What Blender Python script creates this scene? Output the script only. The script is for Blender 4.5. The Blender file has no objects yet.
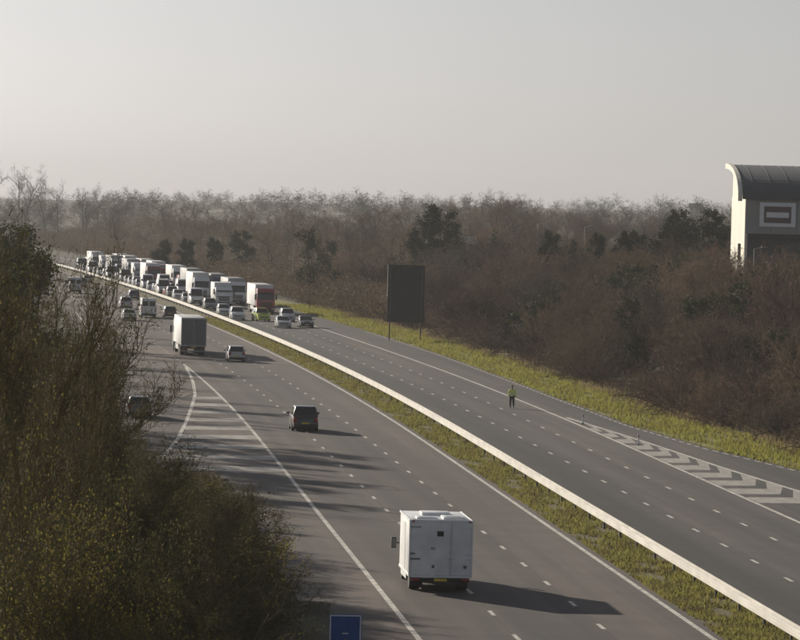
import bpy, bmesh, math, random
import numpy as np
from mathutils import Vector, Matrix, Euler

# ------------------------------------------------------------------ camera, sky, sun, exposure
SC = bpy.context.scene
COL = SC.collection
R = math.radians

cam_d = bpy.data.cameras.new("camera")
cam_d.sensor_width = 36.0
cam_d.lens = 192.6
cam_d.clip_start = 1.0
cam_d.clip_end = 12000
cam = bpy.data.objects.new("camera", cam_d)
COL.objects.link(cam)
cam.matrix_world = (Matrix.Translation((0, 0, 15.6)) @ Matrix.Rotation(math.pi/2 - 0.0269, 4, 'X')
                    @ Matrix.Rotation(0.02604, 4, 'Z'))
SC.camera = cam

SUN_AZ, SUN_EL = R(37), R(17)          # degrees left of straight ahead, above the horizon
SUN_DIR = Vector((-math.sin(SUN_AZ)*math.cos(SUN_EL), math.cos(SUN_AZ)*math.cos(SUN_EL), math.sin(SUN_EL)))
world = bpy.data.worlds.new("World")
SC.world = world
world.use_nodes = True
wn = world.node_tree.nodes
sky = wn.new("ShaderNodeTexSky")
sky.sky_type = 'NISHITA'
sky.sun_disc = False
sky.sun_elevation = SUN_EL
sky.sun_rotation = -SUN_AZ
sky.altitude = 60
sky.air_density = 1.0
sky.dust_density = 1.2
sky.ozone_density = 1.0
hsv = wn.new("ShaderNodeHueSaturation")
hsv.inputs['Saturation'].default_value = 0.30
bg = wn["Background"]
world.node_tree.links.new(sky.outputs[0], hsv.inputs['Color'])
wb = wn.new("ShaderNodeMix"); wb.data_type = 'RGBA'; wb.blend_type = 'MULTIPLY'; wb.inputs[0].default_value = 1.0
wb.inputs[7].default_value = (0.955, 0.995, 1.10, 1)      # cool white balance of the camera
world.node_tree.links.new(hsv.outputs[0], wb.inputs[6])
world.node_tree.links.new(wb.outputs[2], bg.inputs[0])
bg.inputs[1].default_value = 0.050

sun_d = bpy.data.lights.new("sun", 'SUN')
sun_d.energy = 5.0
sun_d.angle = R(0.6)
sun_d.color = (1.0, 0.90, 0.75)
sun = bpy.data.objects.new("sun", sun_d)
COL.objects.link(sun)
sun.rotation_euler = (-SUN_DIR).to_track_quat('-Z', 'Y').to_euler()
sun.location = SUN_DIR * 200

SC.view_settings.view_transform = 'Standard'
SC.view_settings.look = 'None'
SC.view_settings.exposure = 0.33
SC.view_settings.gamma = 1.0
SC.view_settings.use_curve_mapping = False
SC.cycles.use_denoising = True
SC.cycles.max_bounces = 6
SC.cycles.volume_bounces = 1
SC.cycles.transparent_max_bounces = 4

rnd = random.Random(11)
nrs = np.random.RandomState(5)

# ------------------------------------------------------------------ materials
MATS = {}
def _mat(name):
    m = bpy.data.materials.new(name); m.use_nodes = True
    MATS[name] = m
    nt = m.node_tree
    return m, nt, nt.nodes["Principled BSDF"]

def simple(name, col, rough=0.6, metal=0.0, var=0.12, scale=3.0, spec=0.5, coat=0.0, objvar=0.0):
    """plain colour with cloudy grime so that nothing is perfectly even"""
    m, nt, b = _mat(name)
    tc = nt.nodes.new("ShaderNodeTexCoord")
    nz = nt.nodes.new("ShaderNodeTexNoise"); nz.inputs['Scale'].default_value = scale; nz.inputs['Detail'].default_value = 4
    nt.links.new(tc.outputs['Object'], nz.inputs['Vector'])
    rp_ = nt.nodes.new("ShaderNodeValToRGB")
    a = [max(0, c*(1-var*1.6)) for c in col]; c2 = [min(1, c*(1+var)) for c in col]
    rp_.color_ramp.elements[0].position = 0.3; rp_.color_ramp.elements[0].color = (*a, 1)
    rp_.color_ramp.elements[1].position = 0.7; rp_.color_ramp.elements[1].color = (*c2, 1)
    nt.links.new(nz.outputs['Fac'], rp_.inputs[0])
    out = rp_.outputs[0]
    if objvar:
        oi = nt.nodes.new("ShaderNodeObjectInfo")
        hs = nt.nodes.new("ShaderNodeHueSaturation")
        mr = nt.nodes.new("ShaderNodeMapRange"); mr.inputs['To Min'].default_value = 1-objvar; mr.inputs['To Max'].default_value = 1+objvar
        nt.links.new(oi.outputs['Random'], mr.inputs['Value'])
        nt.links.new(mr.outputs[0], hs.inputs['Value']); nt.links.new(out, hs.inputs['Color'])
        out = hs.outputs[0]
    nt.links.new(out, b.inputs['Base Color'])
    b.inputs['Roughness'].default_value = rough
    b.inputs['Metallic'].default_value = metal
    b.inputs['Specular IOR Level'].default_value = spec
    b.inputs['Coat Weight'].default_value = coat
    return m

def multi(name, stops, scale=0.3, rough=0.9, detail=6, spec=0.2, coord='Object', obj_stops=None, obj_mix=0.5, trans=0.0):
    """several colours spread by noise; optionally tinted per object"""
    m, nt, b = _mat(name)
    tc = nt.nodes.new("ShaderNodeTexCoord")
    nz = nt.nodes.new("ShaderNodeTexNoise"); nz.inputs['Scale'].default_value = scale; nz.inputs['Detail'].default_value = detail
    if coord == 'World':
        g = nt.nodes.new("ShaderNodeNewGeometry"); nt.links.new(g.outputs['Position'], nz.inputs['Vector'])
    else:
        nt.links.new(tc.outputs[coord], nz.inputs['Vector'])
    def ramp(stops, fac, lo=0.28, hi=0.72):
        rp_ = nt.nodes.new("ShaderNodeValToRGB"); cr = rp_.color_ramp
        n = len(stops)
        while len(cr.elements) < n: cr.elements.new(0.5)
        for i, c in enumerate(stops):
            cr.elements[i].position = lo + (hi-lo)*i/max(1, n-1); cr.elements[i].color = (*c, 1)
        nt.links.new(fac, rp_.inputs[0]); return rp_.outputs[0]
    out = ramp(stops, nz.outputs['Fac'])
    if obj_stops:
        oi = nt.nodes.new("ShaderNodeObjectInfo")
        o2 = ramp(obj_stops, oi.outputs['Random'], 0.0, 1.0)
        mx = nt.nodes.new("ShaderNodeMix"); mx.data_type = 'RGBA'; mx.inputs[0].default_value = obj_mix
        nt.links.new(out, mx.inputs[6]); nt.links.new(o2, mx.inputs[7]); out = mx.outputs[2]
    nt.links.new(out, b.inputs['Base Color'])
    b.inputs['Roughness'].default_value = rough
    b.inputs['Specular IOR Level'].default_value = spec
    if trans:
        tr = nt.nodes.new("ShaderNodeBsdfTranslucent"); nt.links.new(out, tr.inputs[0])
        ms = nt.nodes.new("ShaderNodeMixShader"); ms.inputs[0].default_value = trans
        nt.links.new(b.outputs[0], ms.inputs[1]); nt.links.new(tr.outputs[0], ms.inputs[2])
        nt.links.new(ms.outputs[0], nt.nodes["Material Output"].inputs[0])
    return m

def asphalt(name, base, dark, warm, lanes):
    """road surface; UV = (metres along, metres across). Wheel tracks, patches, grain, fine relief."""
    m, nt, b = _mat(name)
    N, Lk = nt.nodes, nt.links
    uv = N.new("ShaderNodeTexCoord")
    def noise(sx, sy, scale, detail=5):
        mp = N.new("ShaderNodeMapping"); mp.inputs['Scale'].default_value = (sx, sy, 1)
        Lk.new(uv.outputs['UV'], mp.inputs[0])
        n = N.new("ShaderNodeTexNoise"); n.inputs['Scale'].default_value = scale; n.inputs['Detail'].default_value = detail
        Lk.new(mp.outputs[0], n.inputs['Vector']); return n.outputs['Fac']
    def ramp(fac, p0, p1, c0, c1):
        r_ = N.new("ShaderNodeValToRGB"); r_.color_ramp.elements[0].position = p0; r_.color_ramp.elements[1].position = p1
        r_.color_ramp.elements[0].color = (*c0, 1); r_.color_ramp.elements[1].color = (*c1, 1)
        Lk.new(fac, r_.inputs[0]); return r_.outputs[0]
    def mix(fac, a, c, mode='MIX'):
        x = N.new("ShaderNodeMix"); x.data_type = 'RGBA'; x.blend_type = mode
        if isinstance(fac, float): x.inputs[0].default_value = fac
        else: Lk.new(fac, x.inputs[0])
        Lk.new(a, x.inputs[6]); Lk.new(c, x.inputs[7]); return x.outputs[2]
    c = ramp(noise(0.02, 0.5, 1.0), 0.35, 0.65, base, warm)                      # long streaks
    # repaired / darker lanes: across position
    sx = N.new("ShaderNodeSeparateXYZ"); Lk.new(uv.outputs['UV'], sx.inputs[0])
    mr = N.new("ShaderNodeMapRange"); mr.inputs['From Min'].default_value = -20; mr.inputs['From Max'].default_value = 60
    Lk.new(sx.outputs['Y'], mr.inputs['Value'])
    lr = N.new("ShaderNodeValToRGB"); cr = lr.color_ramp
    pts = sorted(lanes)
    while len(cr.elements) < len(pts): cr.elements.new(0.5)
    for e, (t, v) in zip(cr.elements, pts):
        e.position = (t+20)/80; e.color = (v, v, v, 1)
    Lk.new(mr.outputs[0], lr.inputs[0])
    wob = N.new("ShaderNodeMath"); wob.operation = 'MULTIPLY_ADD'
    Lk.new(noise(0.015, 0.3, 1.0), wob.inputs[0]); wob.inputs[1].default_value = 1.0
    Lk.new(lr.outputs[0], wob.inputs[2])
    dk = N.new("ShaderNodeMapRange"); dk.inputs['From Min'].default_value = 0.7; dk.inputs['From Max'].default_value = 1.3
    Lk.new(wob.outputs[0], dk.inputs['Value'])
    dcol = N.new("ShaderNodeRGB"); dcol.outputs[0].default_value = (*dark, 1)
    c = mix(dk.outputs[0], c, dcol.outputs[0])
    mp = N.new("ShaderNodeMapping"); mp.inputs['Location'].default_value = (13.0, 0.0, 0); Lk.new(uv.outputs['UV'], mp.inputs[0])
    bk = N.new("ShaderNodeTexBrick"); bk.offset = 0.37; bk.inputs['Scale'].default_value = 1.0
    bk.inputs['Brick Width'].default_value = 64.0; bk.inputs['Row Height'].default_value = 3.667
    bk.inputs['Mortar Size'].default_value = 0.035; bk.inputs['Mortar Smooth'].default_value = 0.3
    bk.inputs['Color1'].default_value = (0.72, 0.73, 0.75, 1); bk.inputs['Color2'].default_value = (1.12, 1.07, 1.03, 1); bk.inputs['Mortar'].default_value = (0.45, 0.45, 0.45, 1)
    Lk.new(mp.outputs[0], bk.inputs['Vector'])
    c = mix(0.8, c, bk.outputs['Color'], 'MULTIPLY')
    c = mix(0.7, c, ramp(noise(0.006, 0.9, 1.0, 6), 0.3, 0.7, (0.55, 0.55, 0.56), (1.15, 1.12, 1.1)), 'MULTIPLY')
    c = mix(0.55, c, ramp(noise(1, 1, 0.35), 0.3, 0.7, (0.62, 0.62, 0.62), (1.0, 1.0, 1.0)), 'MULTIPLY')
    c = mix(0.45, c, ramp(noise(1, 1, 22.0, 3), 0.25, 0.75, (0.5, 0.5, 0.5), (1.0, 1.0, 1.0)), 'MULTIPLY')
    Lk.new(c, b.inputs['Base Color'])
    b.inputs['Roughness'].default_value = 0.8
    b.inputs['Specular IOR Level'].default_value = 0.25
    bp = N.new("ShaderNodeBump"); bp.inputs['Strength'].default_value = 0.25; bp.inputs['Distance'].default_value = 0.01
    Lk.new(noise(1, 1, 40.0, 2), bp.inputs['Height']); Lk.new(bp.outputs[0], b.inputs['Normal'])
    return m

asphalt("asphalt_left", (0.125, 0.110, 0.101), (0.062, 0.060, 0.060), (0.165, 0.133, 0.118),
        [(-12, .35), (-4, .15), (0.5, .2), (1.0, .45), (1.8, .25), (2.7, .45), (3.6, .3), (4.6, .6), (5.5, .45), (6.6, .62), (7.6, .2), (9, .1), (11.5, .1)])
asphalt("asphalt_right", (0.100, 0.095, 0.094), (0.042, 0.042, 0.044), (0.145, 0.126, 0.115),
        [(14, .75), (15.4, .6), (16.5, .85), (17.9, .55), (18.8, .3), (19.8, .25), (20.8, .5), (22, .3), (23.2, .3), (24.4, .2), (26, .45), (28, .6), (33, .6)])
def paint_mat(name, col):
    m, nt, b = _mat(name)
    g = nt.nodes.new("ShaderNodeNewGeometry")
    nz = nt.nodes.new("ShaderNodeTexNoise"); nz.inputs['Scale'].default_value = 1.3; nz.inputs['Detail'].default_value = 8; nz.inputs['Roughness'].default_value = 0.75
    nt.links.new(g.outputs['Position'], nz.inputs['Vector'])
    r_ = nt.nodes.new("ShaderNodeValToRGB")
    r_.color_ramp.elements[0].position = 0.36; r_.color_ramp.elements[0].color = (*[c*0.42 for c in col], 1)
    r_.color_ramp.elements[1].position = 0.56; r_.color_ramp.elements[1].color = (*col, 1)
    nt.links.new(nz.outputs['Fac'], r_.inputs[0]); nt.links.new(r_.outputs[0], b.inputs['Base Color'])
    b.inputs['Roughness'].default_value = 0.7
    return m
paint_mat("road_paint", (0.62, 0.59, 0.53))
paint_mat("road_paint_worn", (0.40, 0.37, 0.33))

multi("ground_soil", [(0.035, 0.030, 0.020), (0.060, 0.048, 0.030), (0.050, 0.052, 0.022), (0.070, 0.056, 0.036)], scale=0.12, coord='World')
multi("verge_soil", [(0.11, 0.085, 0.045), (0.16, 0.16, 0.040), (0.20, 0.20, 0.045), (0.13, 0.10, 0.055)], scale=0.35, coord='World')
multi("reserve_soil", [(0.070, 0.054, 0.036), (0.115, 0.092, 0.050), (0.14, 0.125, 0.048), (0.085, 0.066, 0.045)], scale=1.4, coord='World')
multi("grass_blades", [(0.19, 0.145, 0.07), (0.24, 0.22, 0.06), (0.28, 0.275, 0.065), (0.22, 0.175, 0.08)], scale=0.3, coord='World', trans=0.4)
multi("reserve_grass", [(0.14, 0.105, 0.06), (0.19, 0.165, 0.06), (0.25, 0.24, 0.065), (0.15, 0.115, 0.065)], scale=0.5, coord='World', trans=0.4)
multi("dry_grass", [(0.20, 0.155, 0.085), (0.30, 0.235, 0.13), (0.15, 0.12, 0.06)], scale=0.6, coord='World', trans=0.35)
multi("bark", [(0.055, 0.047, 0.038), (0.085, 0.074, 0.058), (0.11, 0.10, 0.08)], scale=2.5, obj_stops=[(0.05, 0.045, 0.04), (0.10, 0.085, 0.065)])
multi("bark_lichen", [(0.07, 0.06, 0.035), (0.16, 0.14, 0.05), (0.20, 0.15, 0.05), (0.09, 0.08, 0.05)], scale=1.6)
TW = dict(scale=0.5, spec=0.1, trans=0.12)
multi("twigs_brown", [(0.105, 0.078, 0.058), (0.18, 0.132, 0.096), (0.135, 0.108, 0.082)], obj_stops=[(0.055, 0.042, 0.036), (0.14, 0.118, 0.078), (0.30, 0.215, 0.145), (0.050, 0.044, 0.038), (0.20, 0.15, 0.105)], obj_mix=0.65, **TW)
multi("twigs_grey", [(0.095, 0.084, 0.070), (0.14, 0.124, 0.104)], obj_stops=[(0.060, 0.056, 0.051), (0.135, 0.110, 0.086), (0.090, 0.086, 0.064), (0.17, 0.146, 0.12)], obj_mix=0.6, **TW)
multi("twigs_red", [(0.115, 0.070, 0.056), (0.17, 0.106, 0.082)], obj_stops=[(0.14, 0.080, 0.064), (0.125, 0.098, 0.078)], **TW)
multi("twigs_near", [(0.055, 0.042, 0.028), (0.13, 0.096, 0.058), (0.10, 0.095, 0.042), (0.19, 0.14, 0.09)], scale=0.9, spec=0.15, trans=0.12)
multi("leaves_near", [(0.026, 0.034, 0.014), (0.075, 0.082, 0.026), (0.105, 0.098, 0.038), (0.07, 0.056, 0.03)], scale=1.6, spec=0.08, rough=0.85, trans=0.35, obj_stops=[(0.036, 0.044, 0.018), (0.11, 0.098, 0.038)])
multi("leaves_yellow", [(0.11, 0.10, 0.03), (0.20, 0.17, 0.04), (0.13, 0.09, 0.04)], scale=1.2, rough=0.8, trans=0.4)
multi("needles", [(0.012, 0.020, 0.011), (0.022, 0.034, 0.017), (0.032, 0.044, 0.022)], scale=0.8, trans=0.1, obj_stops=[(0.014, 0.024, 0.014), (0.028, 0.036, 0.018)], obj_mix=0.4)
multi("ivy_leaves", [(0.025, 0.032, 0.014), (0.045, 0.055, 0.022), (0.06, 0.065, 0.03)], scale=0.8, trans=0.2)

simple("galvanised", (0.50, 0.48, 0.44), rough=0.55, metal=0.25, var=0.12, scale=0.5)
simple("post_steel", (0.12, 0.11, 0.10), rough=0.7, metal=0.2, var=0.2)
simple("grey_steel", (0.30, 0.30, 0.30), rough=0.6, metal=0.3)
simple("sign_back", (0.035, 0.040, 0.043), rough=0.65, var=0.15, scale=1.0)
simple("sign_edge_lit", (0.62, 0.62, 0.60), rough=0.5)  # pale tone for the sunlit edge of the dark sign panel
simple("sign_blue", (0.020, 0.085, 0.30), rough=0.45, var=0.08)
simple("sign_white", (0.70, 0.71, 0.72), rough=0.5, var=0.05)
simple("tyre", (0.018, 0.018, 0.018), rough=0.85)
simple("rim", (0.30, 0.30, 0.31), rough=0.4, metal=0.7)
simple("black_plastic", (0.02, 0.02, 0.021), rough=0.6)
simple("glass_dark", (0.012, 0.015, 0.018), rough=0.07, var=0.05, spec=0.7)
simple("lamp_glass", (0.55, 0.56, 0.57), rough=0.15, var=0.05)
simple("lamp_red", (0.28, 0.012, 0.010), rough=0.25, var=0.05)
simple("lamp_amber", (0.55, 0.20, 0.02), rough=0.3, var=0.05)
simple("lamp_blue", (0.02, 0.06, 0.45), rough=0.2, var=0.05)
simple("plate_yellow", (0.62, 0.48, 0.06), rough=0.5, var=0.04)
simple("plate_white", (0.70, 0.70, 0.68), rough=0.5, var=0.04)
simple("chassis", (0.028, 0.027, 0.026), rough=0.8)
simple("box_white", (0.74, 0.75, 0.76), rough=0.42, var=0.10, scale=1.3)
simple("box_trim", (0.62, 0.63, 0.64), rough=0.35, metal=0.3, var=0.08)
simple("door_grey", (0.13, 0.135, 0.14), rough=0.5, var=0.15, scale=1.0)
simple("door_frame", (0.34, 0.35, 0.36), rough=0.45, metal=0.3)
simple("curtain_white", (0.62, 0.62, 0.62), rough=0.55, var=0.1, scale=0.6)
simple("curtain_red", (0.34, 0.07, 0.08), rough=0.55, var=0.1, scale=0.6)
simple("curtain_blue", (0.10, 0.14, 0.24), rough=0.55, var=0.1, scale=0.6)
simple("curtain_grey", (0.28, 0.28, 0.29), rough=0.55, var=0.1, scale=0.6)
for n, c in dict(white=(0.75, 0.76, 0.76), silver=(0.45, 0.46, 0.47), grey=(0.14, 0.145, 0.15), black=(0.014, 0.014, 0.016),
                 blue=(0.03, 0.06, 0.16), red=(0.30, 0.025, 0.025), dark_red=(0.16, 0.03, 0.035), cream=(0.60, 0.57, 0.48),
                 hivis=(0.55, 0.66, 0.08), green=(0.05, 0.09, 0.06)).items():
    simple("paint_"+n, c, rough=0.32, var=0.05, coat=0.6, scale=1.0)
simple("wall_cream", (0.62, 0.59, 0.50), rough=0.7, var=0.08, scale=0.4)
simple("wall_grey", (0.27, 0.265, 0.26), rough=0.65, var=0.06, scale=0.4)
simple("cladding_dark", (0.050, 0.055, 0.062), rough=0.6, var=0.12, scale=0.5)
simple("roof_metal", (0.045, 0.055, 0.072), rough=0.75, metal=0.0, var=0.1, scale=0.25)
simple("panel_maroon", (0.07, 0.03, 0.035), rough=0.5)
simple("hivis_cloth", (0.80, 0.92, 0.24), rough=0.8, var=0.1, scale=6)
simple("reflective", (0.70, 0.71, 0.70), rough=0.4)
simple("trousers", (0.016, 0.017, 0.022), rough=0.9)
simple("skin", (0.42, 0.26, 0.19), rough=0.6)
simple("boots", (0.012, 0.011, 0.010), rough=0.7)
simple("hair", (0.03, 0.022, 0.016), rough=0.8)
simple("roof_pale", (0.42, 0.42, 0.41), rough=0.6)
simple("brick_far", (0.16, 0.11, 0.09), rough=0.85)
simple("concrete", (0.22, 0.21, 0.20), rough=0.8)

# ------------------------------------------------------------------ helpers
def link(o, parent=None):
    COL.objects.link(o)
    if parent is not None: o.parent = parent
    return o

def mesh_obj(name, verts, faces, mat, parent=None, smooth=False, uvs=None):
    me = bpy.data.meshes.new(name)
    me.from_pydata([tuple(v) for v in verts], [], [tuple(f) for f in faces])
    if uvs is not None:
        ul = me.uv_layers.new(name="UVMap")
        vi = np.zeros(len(me.loops), np.int32); me.loops.foreach_get("vertex_index", vi)
        ul.data.foreach_set("uv", np.asarray(uvs, np.float32)[vi].ravel())
    if smooth:
        me.polygons.foreach_set("use_smooth", [True]*len(me.polygons))
        me.set_sharp_from_angle(angle=R(40))
    me.materials.append(MATS[mat])
    return link(bpy.data.objects.new(name, me), parent)

def np_mesh(name, V, F, mat, parent=None):
    """V (n,3), F (m,k) numpy -> object, fast"""
    me = bpy.data.meshes.new(name)
    V = np.asarray(V, np.float32); F = np.asarray(F, np.int32); k = F.shape[1]
    me.vertices.add(len(V)); me.vertices.foreach_set("co", V.ravel())
    me.loops.add(F.size); me.loops.foreach_set("vertex_index", F.ravel())
    me.polygons.add(len(F)); me.polygons.foreach_set("loop_start", np.arange(0, F.size, k, dtype=np.int32))
    me.polygons.foreach_set("loop_total", np.full(len(F), k, np.int32))
    me.update(calc_edges=True)
    me.materials.append(MATS[mat])
    return link(bpy.data.objects.new(name, me), parent)

def thing(name, label, cat, loc=(0, 0, 0), rz=0.0, group=None):
    o = bpy.data.objects.new(name, None); COL.objects.link(o)
    o.empty_display_size = 0.3
    o.location = loc; o.rotation_euler = (0, 0, rz)
    return tag(o, label, cat, group)

def tag(o, label=None, cat=None, group=None, kind=None):
    if label: o["label"] = label
    if cat: o["category"] = cat
    if group: o["group"] = group
    if kind: o["kind"] = kind
    return o

def copy_tree(src, parent=None):
    c = src.copy(); COL.objects.link(c); c.parent = parent
    for ch in src.children:
        copy_tree(ch, c)
    return c

class MB:
    """collects shapes for one mesh"""
    def __init__(s): s.v = []; s.f = []
    def add(s, vs, fs):
        k = len(s.v); s.v += [tuple(v) for v in vs]; s.f += [tuple(i+k for i in f) for f in fs]; return s
    def box(s, x0, x1, y0, y1, z0, z1):
        return s.add([(x0, y0, z0), (x1, y0, z0), (x1, y1, z0), (x0, y1, z0), (x0, y0, z1), (x1, y0, z1), (x1, y1, z1), (x0, y1, z1)],
                     [(0, 3, 2, 1), (4, 5, 6, 7), (0, 1, 5, 4), (1, 2, 6, 5), (2, 3, 7, 6), (3, 0, 4, 7)])
    def quad(s, a, b, c, d): return s.add([a, b, c, d], [(0, 1, 2, 3)])
    def hexa(s, p):  # 8 points, bottom 4 then top 4
        return s.add(p, [(0, 3, 2, 1), (4, 5, 6, 7), (0, 1, 5, 4), (1, 2, 6, 5), (2, 3, 7, 6), (3, 0, 4, 7)])
    def lathe(s, prof, axis='z', n=16, loc=(0, 0, 0)):
        """prof: list of (r, h)"""
        vs = []
        for r_, h in prof:
            for i in range(n):
                a = 2*math.pi*i/n; c, q = r_*math.cos(a), r_*math.sin(a)
                p = (c, q, h) if axis == 'z' else ((h, c, q) if axis == 'x' else (c, h, q))
                vs.append((p[0]+loc[0], p[1]+loc[1], p[2]+loc[2]))
        fs = []
        for j in range(len(prof)-1):
            for i in range(n):
                fs.append((j*n+i, j*n+(i+1) % n, (j+1)*n+(i+1) % n, (j+1)*n+i))
        fs.append(tuple(range(n))[::-1]); fs.append(tuple((len(prof)-1)*n+i for i in range(n)))
        return s.add(vs, fs)
    def tube(s, a, b, r0, r1=None, n=6):
        r1 = r0 if r1 is None else r1
        a, b = Vector(a), Vector(b); d = (b-a).normalized()
        u = d.orthogonal().normalized(); w = d.cross(u)
        vs = []
        for p, r_ in ((a, r0), (b, r1)):
            for i in range(n):
                t = 2*math.pi*i/n; vs.append(p + (u*math.cos(t)+w*math.sin(t))*r_)
        fs = [(i, (i+1) % n, n+(i+1) % n, n+i) for i in range(n)] + [tuple(range(n))[::-1], tuple(range(n, 2*n))]
        return s.add(vs, fs)
    def build(s, name, mat, parent=None, bevel=0.0, segs=2, smooth=True, cond=None):
        me = bpy.data.meshes.new(name)
        bm = bmesh.new()
        vs = [bm.verts.new(v) for v in s.v]
        for f in s.f:
            try: bm.faces.new([vs[i] for i in f])
            except ValueError: pass
        bmesh.ops.recalc_face_normals(bm, faces=bm.faces)
        if bevel:
            es = [e for e in bm.edges if len(e.link_faces) == 2 and e.calc_face_angle(0) > R(25) and (cond is None or all(cond(v.co) for v in e.verts))]
            bmesh.ops.bevel(bm, geom=es, offset=bevel, segments=segs, affect='EDGES', profile=0.5, clamp_overlap=True)
        bm.to_mesh(me); bm.free()
        if smooth:
            me.polygons.foreach_set("use_smooth", [True]*len(me.polygons)); me.set_sharp_from_angle(angle=R(35))
        me.materials.append(MATS[mat])
        return link(bpy.data.objects.new(name, me), parent)

def paint(o, mat):
    """colour one copy of a shared mesh"""
    o.material_slots[0].link = 'OBJECT'; o.material_slots[0].material = MATS[mat]

# ------------------------------------------------------------------ road alignment
_DY = np.array([-300, 300, 350, 400, 450, 500, 550, 600, 650, 700, 776, 895, 1000, 1100, 1300])
_DD = np.array([0, 0, -0.45, -1.4, -2.8, -4.5, -6.5, -8.7, -11.0, -13.6, -18.0, -25.3, -32.5, -40, -57.])
TAN = math.tan(0.0786)
_ys = np.arange(-300, 1301, 10.0)
_dd = np.interp(_ys, _DY, _DD)
for _ in range(6): _dd[1:-1] = (_dd[:-2] + 2*_dd[1:-1] + _dd[2:])/4
def X0(y): return 0.478 - (y-160)*TAN + np.interp(y, _ys, _dd)
def head(y): return math.atan(-(X0(y+5)-X0(y-5))/10.0)
def rp(y, t, z=0.0):
    h = head(y)
    return (float(X0(y)) + t*math.cos(h), y + t*math.sin(h), z)
def tcoord(x, y): return (x - X0(y))*0.997
SLIP_Y = [-300, 0, 100, 150, 200, 255, 277, 302, 341, 370, 403, 460, 520, 620, 700]
SLIP_T = [-50, -27, -19.2, -15.3, -11.4, -7.1, -5.5, -4.1, -2.0, -0.9, 0.0, 0.0, 0.0, 0, 0]
def slip_r(y): return float(np.interp(y, SLIP_Y, SLIP_T))
def slip_l(y): return slip_r(y) - float(np.interp(y, [0, 400, 460, 560, 640, 700], [8.6, 8.6, 7.6, 5.5, 3.4, 3.4]))
EDGE_Y = [-300, 0, 100, 150, 200, 230, 261, 281, 308, 350, 400, 450, 500, 1300]
EDGE_T = [104, 66, 52, 45.2, 38.6, 35.2, 32.0, 29.9, 28.5, 28.4, 28.8, 29.4, 29.6, 29.6]
def edge_r(y): return float(np.interp(y, EDGE_Y, EDGE_T))
GORE_Y = [-300, 0, 100, 150, 200, 228, 244, 260, 288, 322, 340]
GORE_T = [98, 60, 46, 39.6, 32.6, 29.4, 28.4, 27.5, 26.4, 24.7, 24.5]
def gore_r(y): return float(np.interp(y, GORE_Y, GORE_T))
T_E, T_D, T_C, T_BAR = 24.5, 21.3, 18.2, 13.6
LW = 3.667

def smooth(a, b, x):
    t = np.clip((x-a)/(b-a), 0, 1); return t*t*(3-2*t)
def height(x, y):
    x = np.asarray(x, float); y = np.asarray(y, float)
    t = tcoord(x, y)
    sr = np.interp(y, SLIP_Y, SLIP_T)
    sl = sr - np.interp(y, [0, 400, 460, 560, 640, 700], [8.6, 8.6, 7.6, 5.5, 3.4, 3.4])
    er = np.interp(y, EDGE_Y, EDGE_T)
    z = -0.08 + 0*x
    z = z + 5.2*smooth(er+6.5, er+38, t) + 1.5*smooth(er+50, er+120, t)
    z = z + 3.0*smooth(-(sl-4), -(sl-26), -t)
    mid = (sr + -4.2)/2; half = np.maximum((-4.2 - sr)/2 - 1.6, 0.01)
    z = z + np.where(y < 225, 1, 0)*smooth(225, 150, y)*2.4*np.clip(1-((t-mid)/half)**2, 0, 1)
    roll = np.sin(x*0.021+1.3)*np.cos(y*0.013)*1.2 + np.sin(x*.006+y*.004)*1.5
    far = smooth(1000, 1500, y)
    z = z + roll*smooth(40, 120, np.abs(t-12))*np.where(y > 300, 1, 0)*smooth(300, 500, y)
    z = z + far*(1 + 5*smooth(1800, 5000, y) + 1.5*np.sin(x*.004+0.6)*smooth(1500, 3000, y))
    return z

# ------------------------------------------------------------------ ground and roads
xs = np.concatenate([[-1500, -1000, -700, -450, -300, -220], np.arange(-170, 171, 4.0), [220, 300, 450, 700, 1000, 1500]])
ys = np.concatenate([[-300, -200, -100], np.arange(-40, 1240, 8.0), np.arange(1250, 6301, 90.0)])
GX, GY = np.meshgrid(xs, ys)
GZ = height(GX, GY)
GV = np.stack([GX, GY, GZ], -1).reshape(-1, 3)
nx = len(xs)
ii = (np.arange(len(ys)-1)[:, None]*nx + np.arange(nx-1)[None, :]).ravel()
ground = np_mesh("ground", GV, np.stack([ii, ii+1, ii+1+nx, ii+nx], -1), "ground_soil")
ground.data.polygons.foreach_set("use_smooth", [True]*len(ground.data.polygons))
tag(ground, "brown and green ground under the woods and verges", "ground", kind="structure")

def strip(name, mat, y0, y1, fl, fr, z, step=8.0, parent=None, cols=1):
    Y = np.linspace(y0, y1, max(2, int(round((y1-y0)/step))+1))
    V, U, F = [], [], []
    for y in Y:
        a, b = fl(y), fr(y)
        for j in range(cols+1):
            t = a + (b-a)*j/cols
            V.append(rp(y, t, z)); U.append((y, t))
    w = cols+1
    for i in range(len(Y)-1):
        for j in range(cols):
            F.append((i*w+j, i*w+j+1, (i+1)*w+j+1, (i+1)*w+j))
    return mesh_obj(name, V, F, mat, parent, uvs=U)

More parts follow.
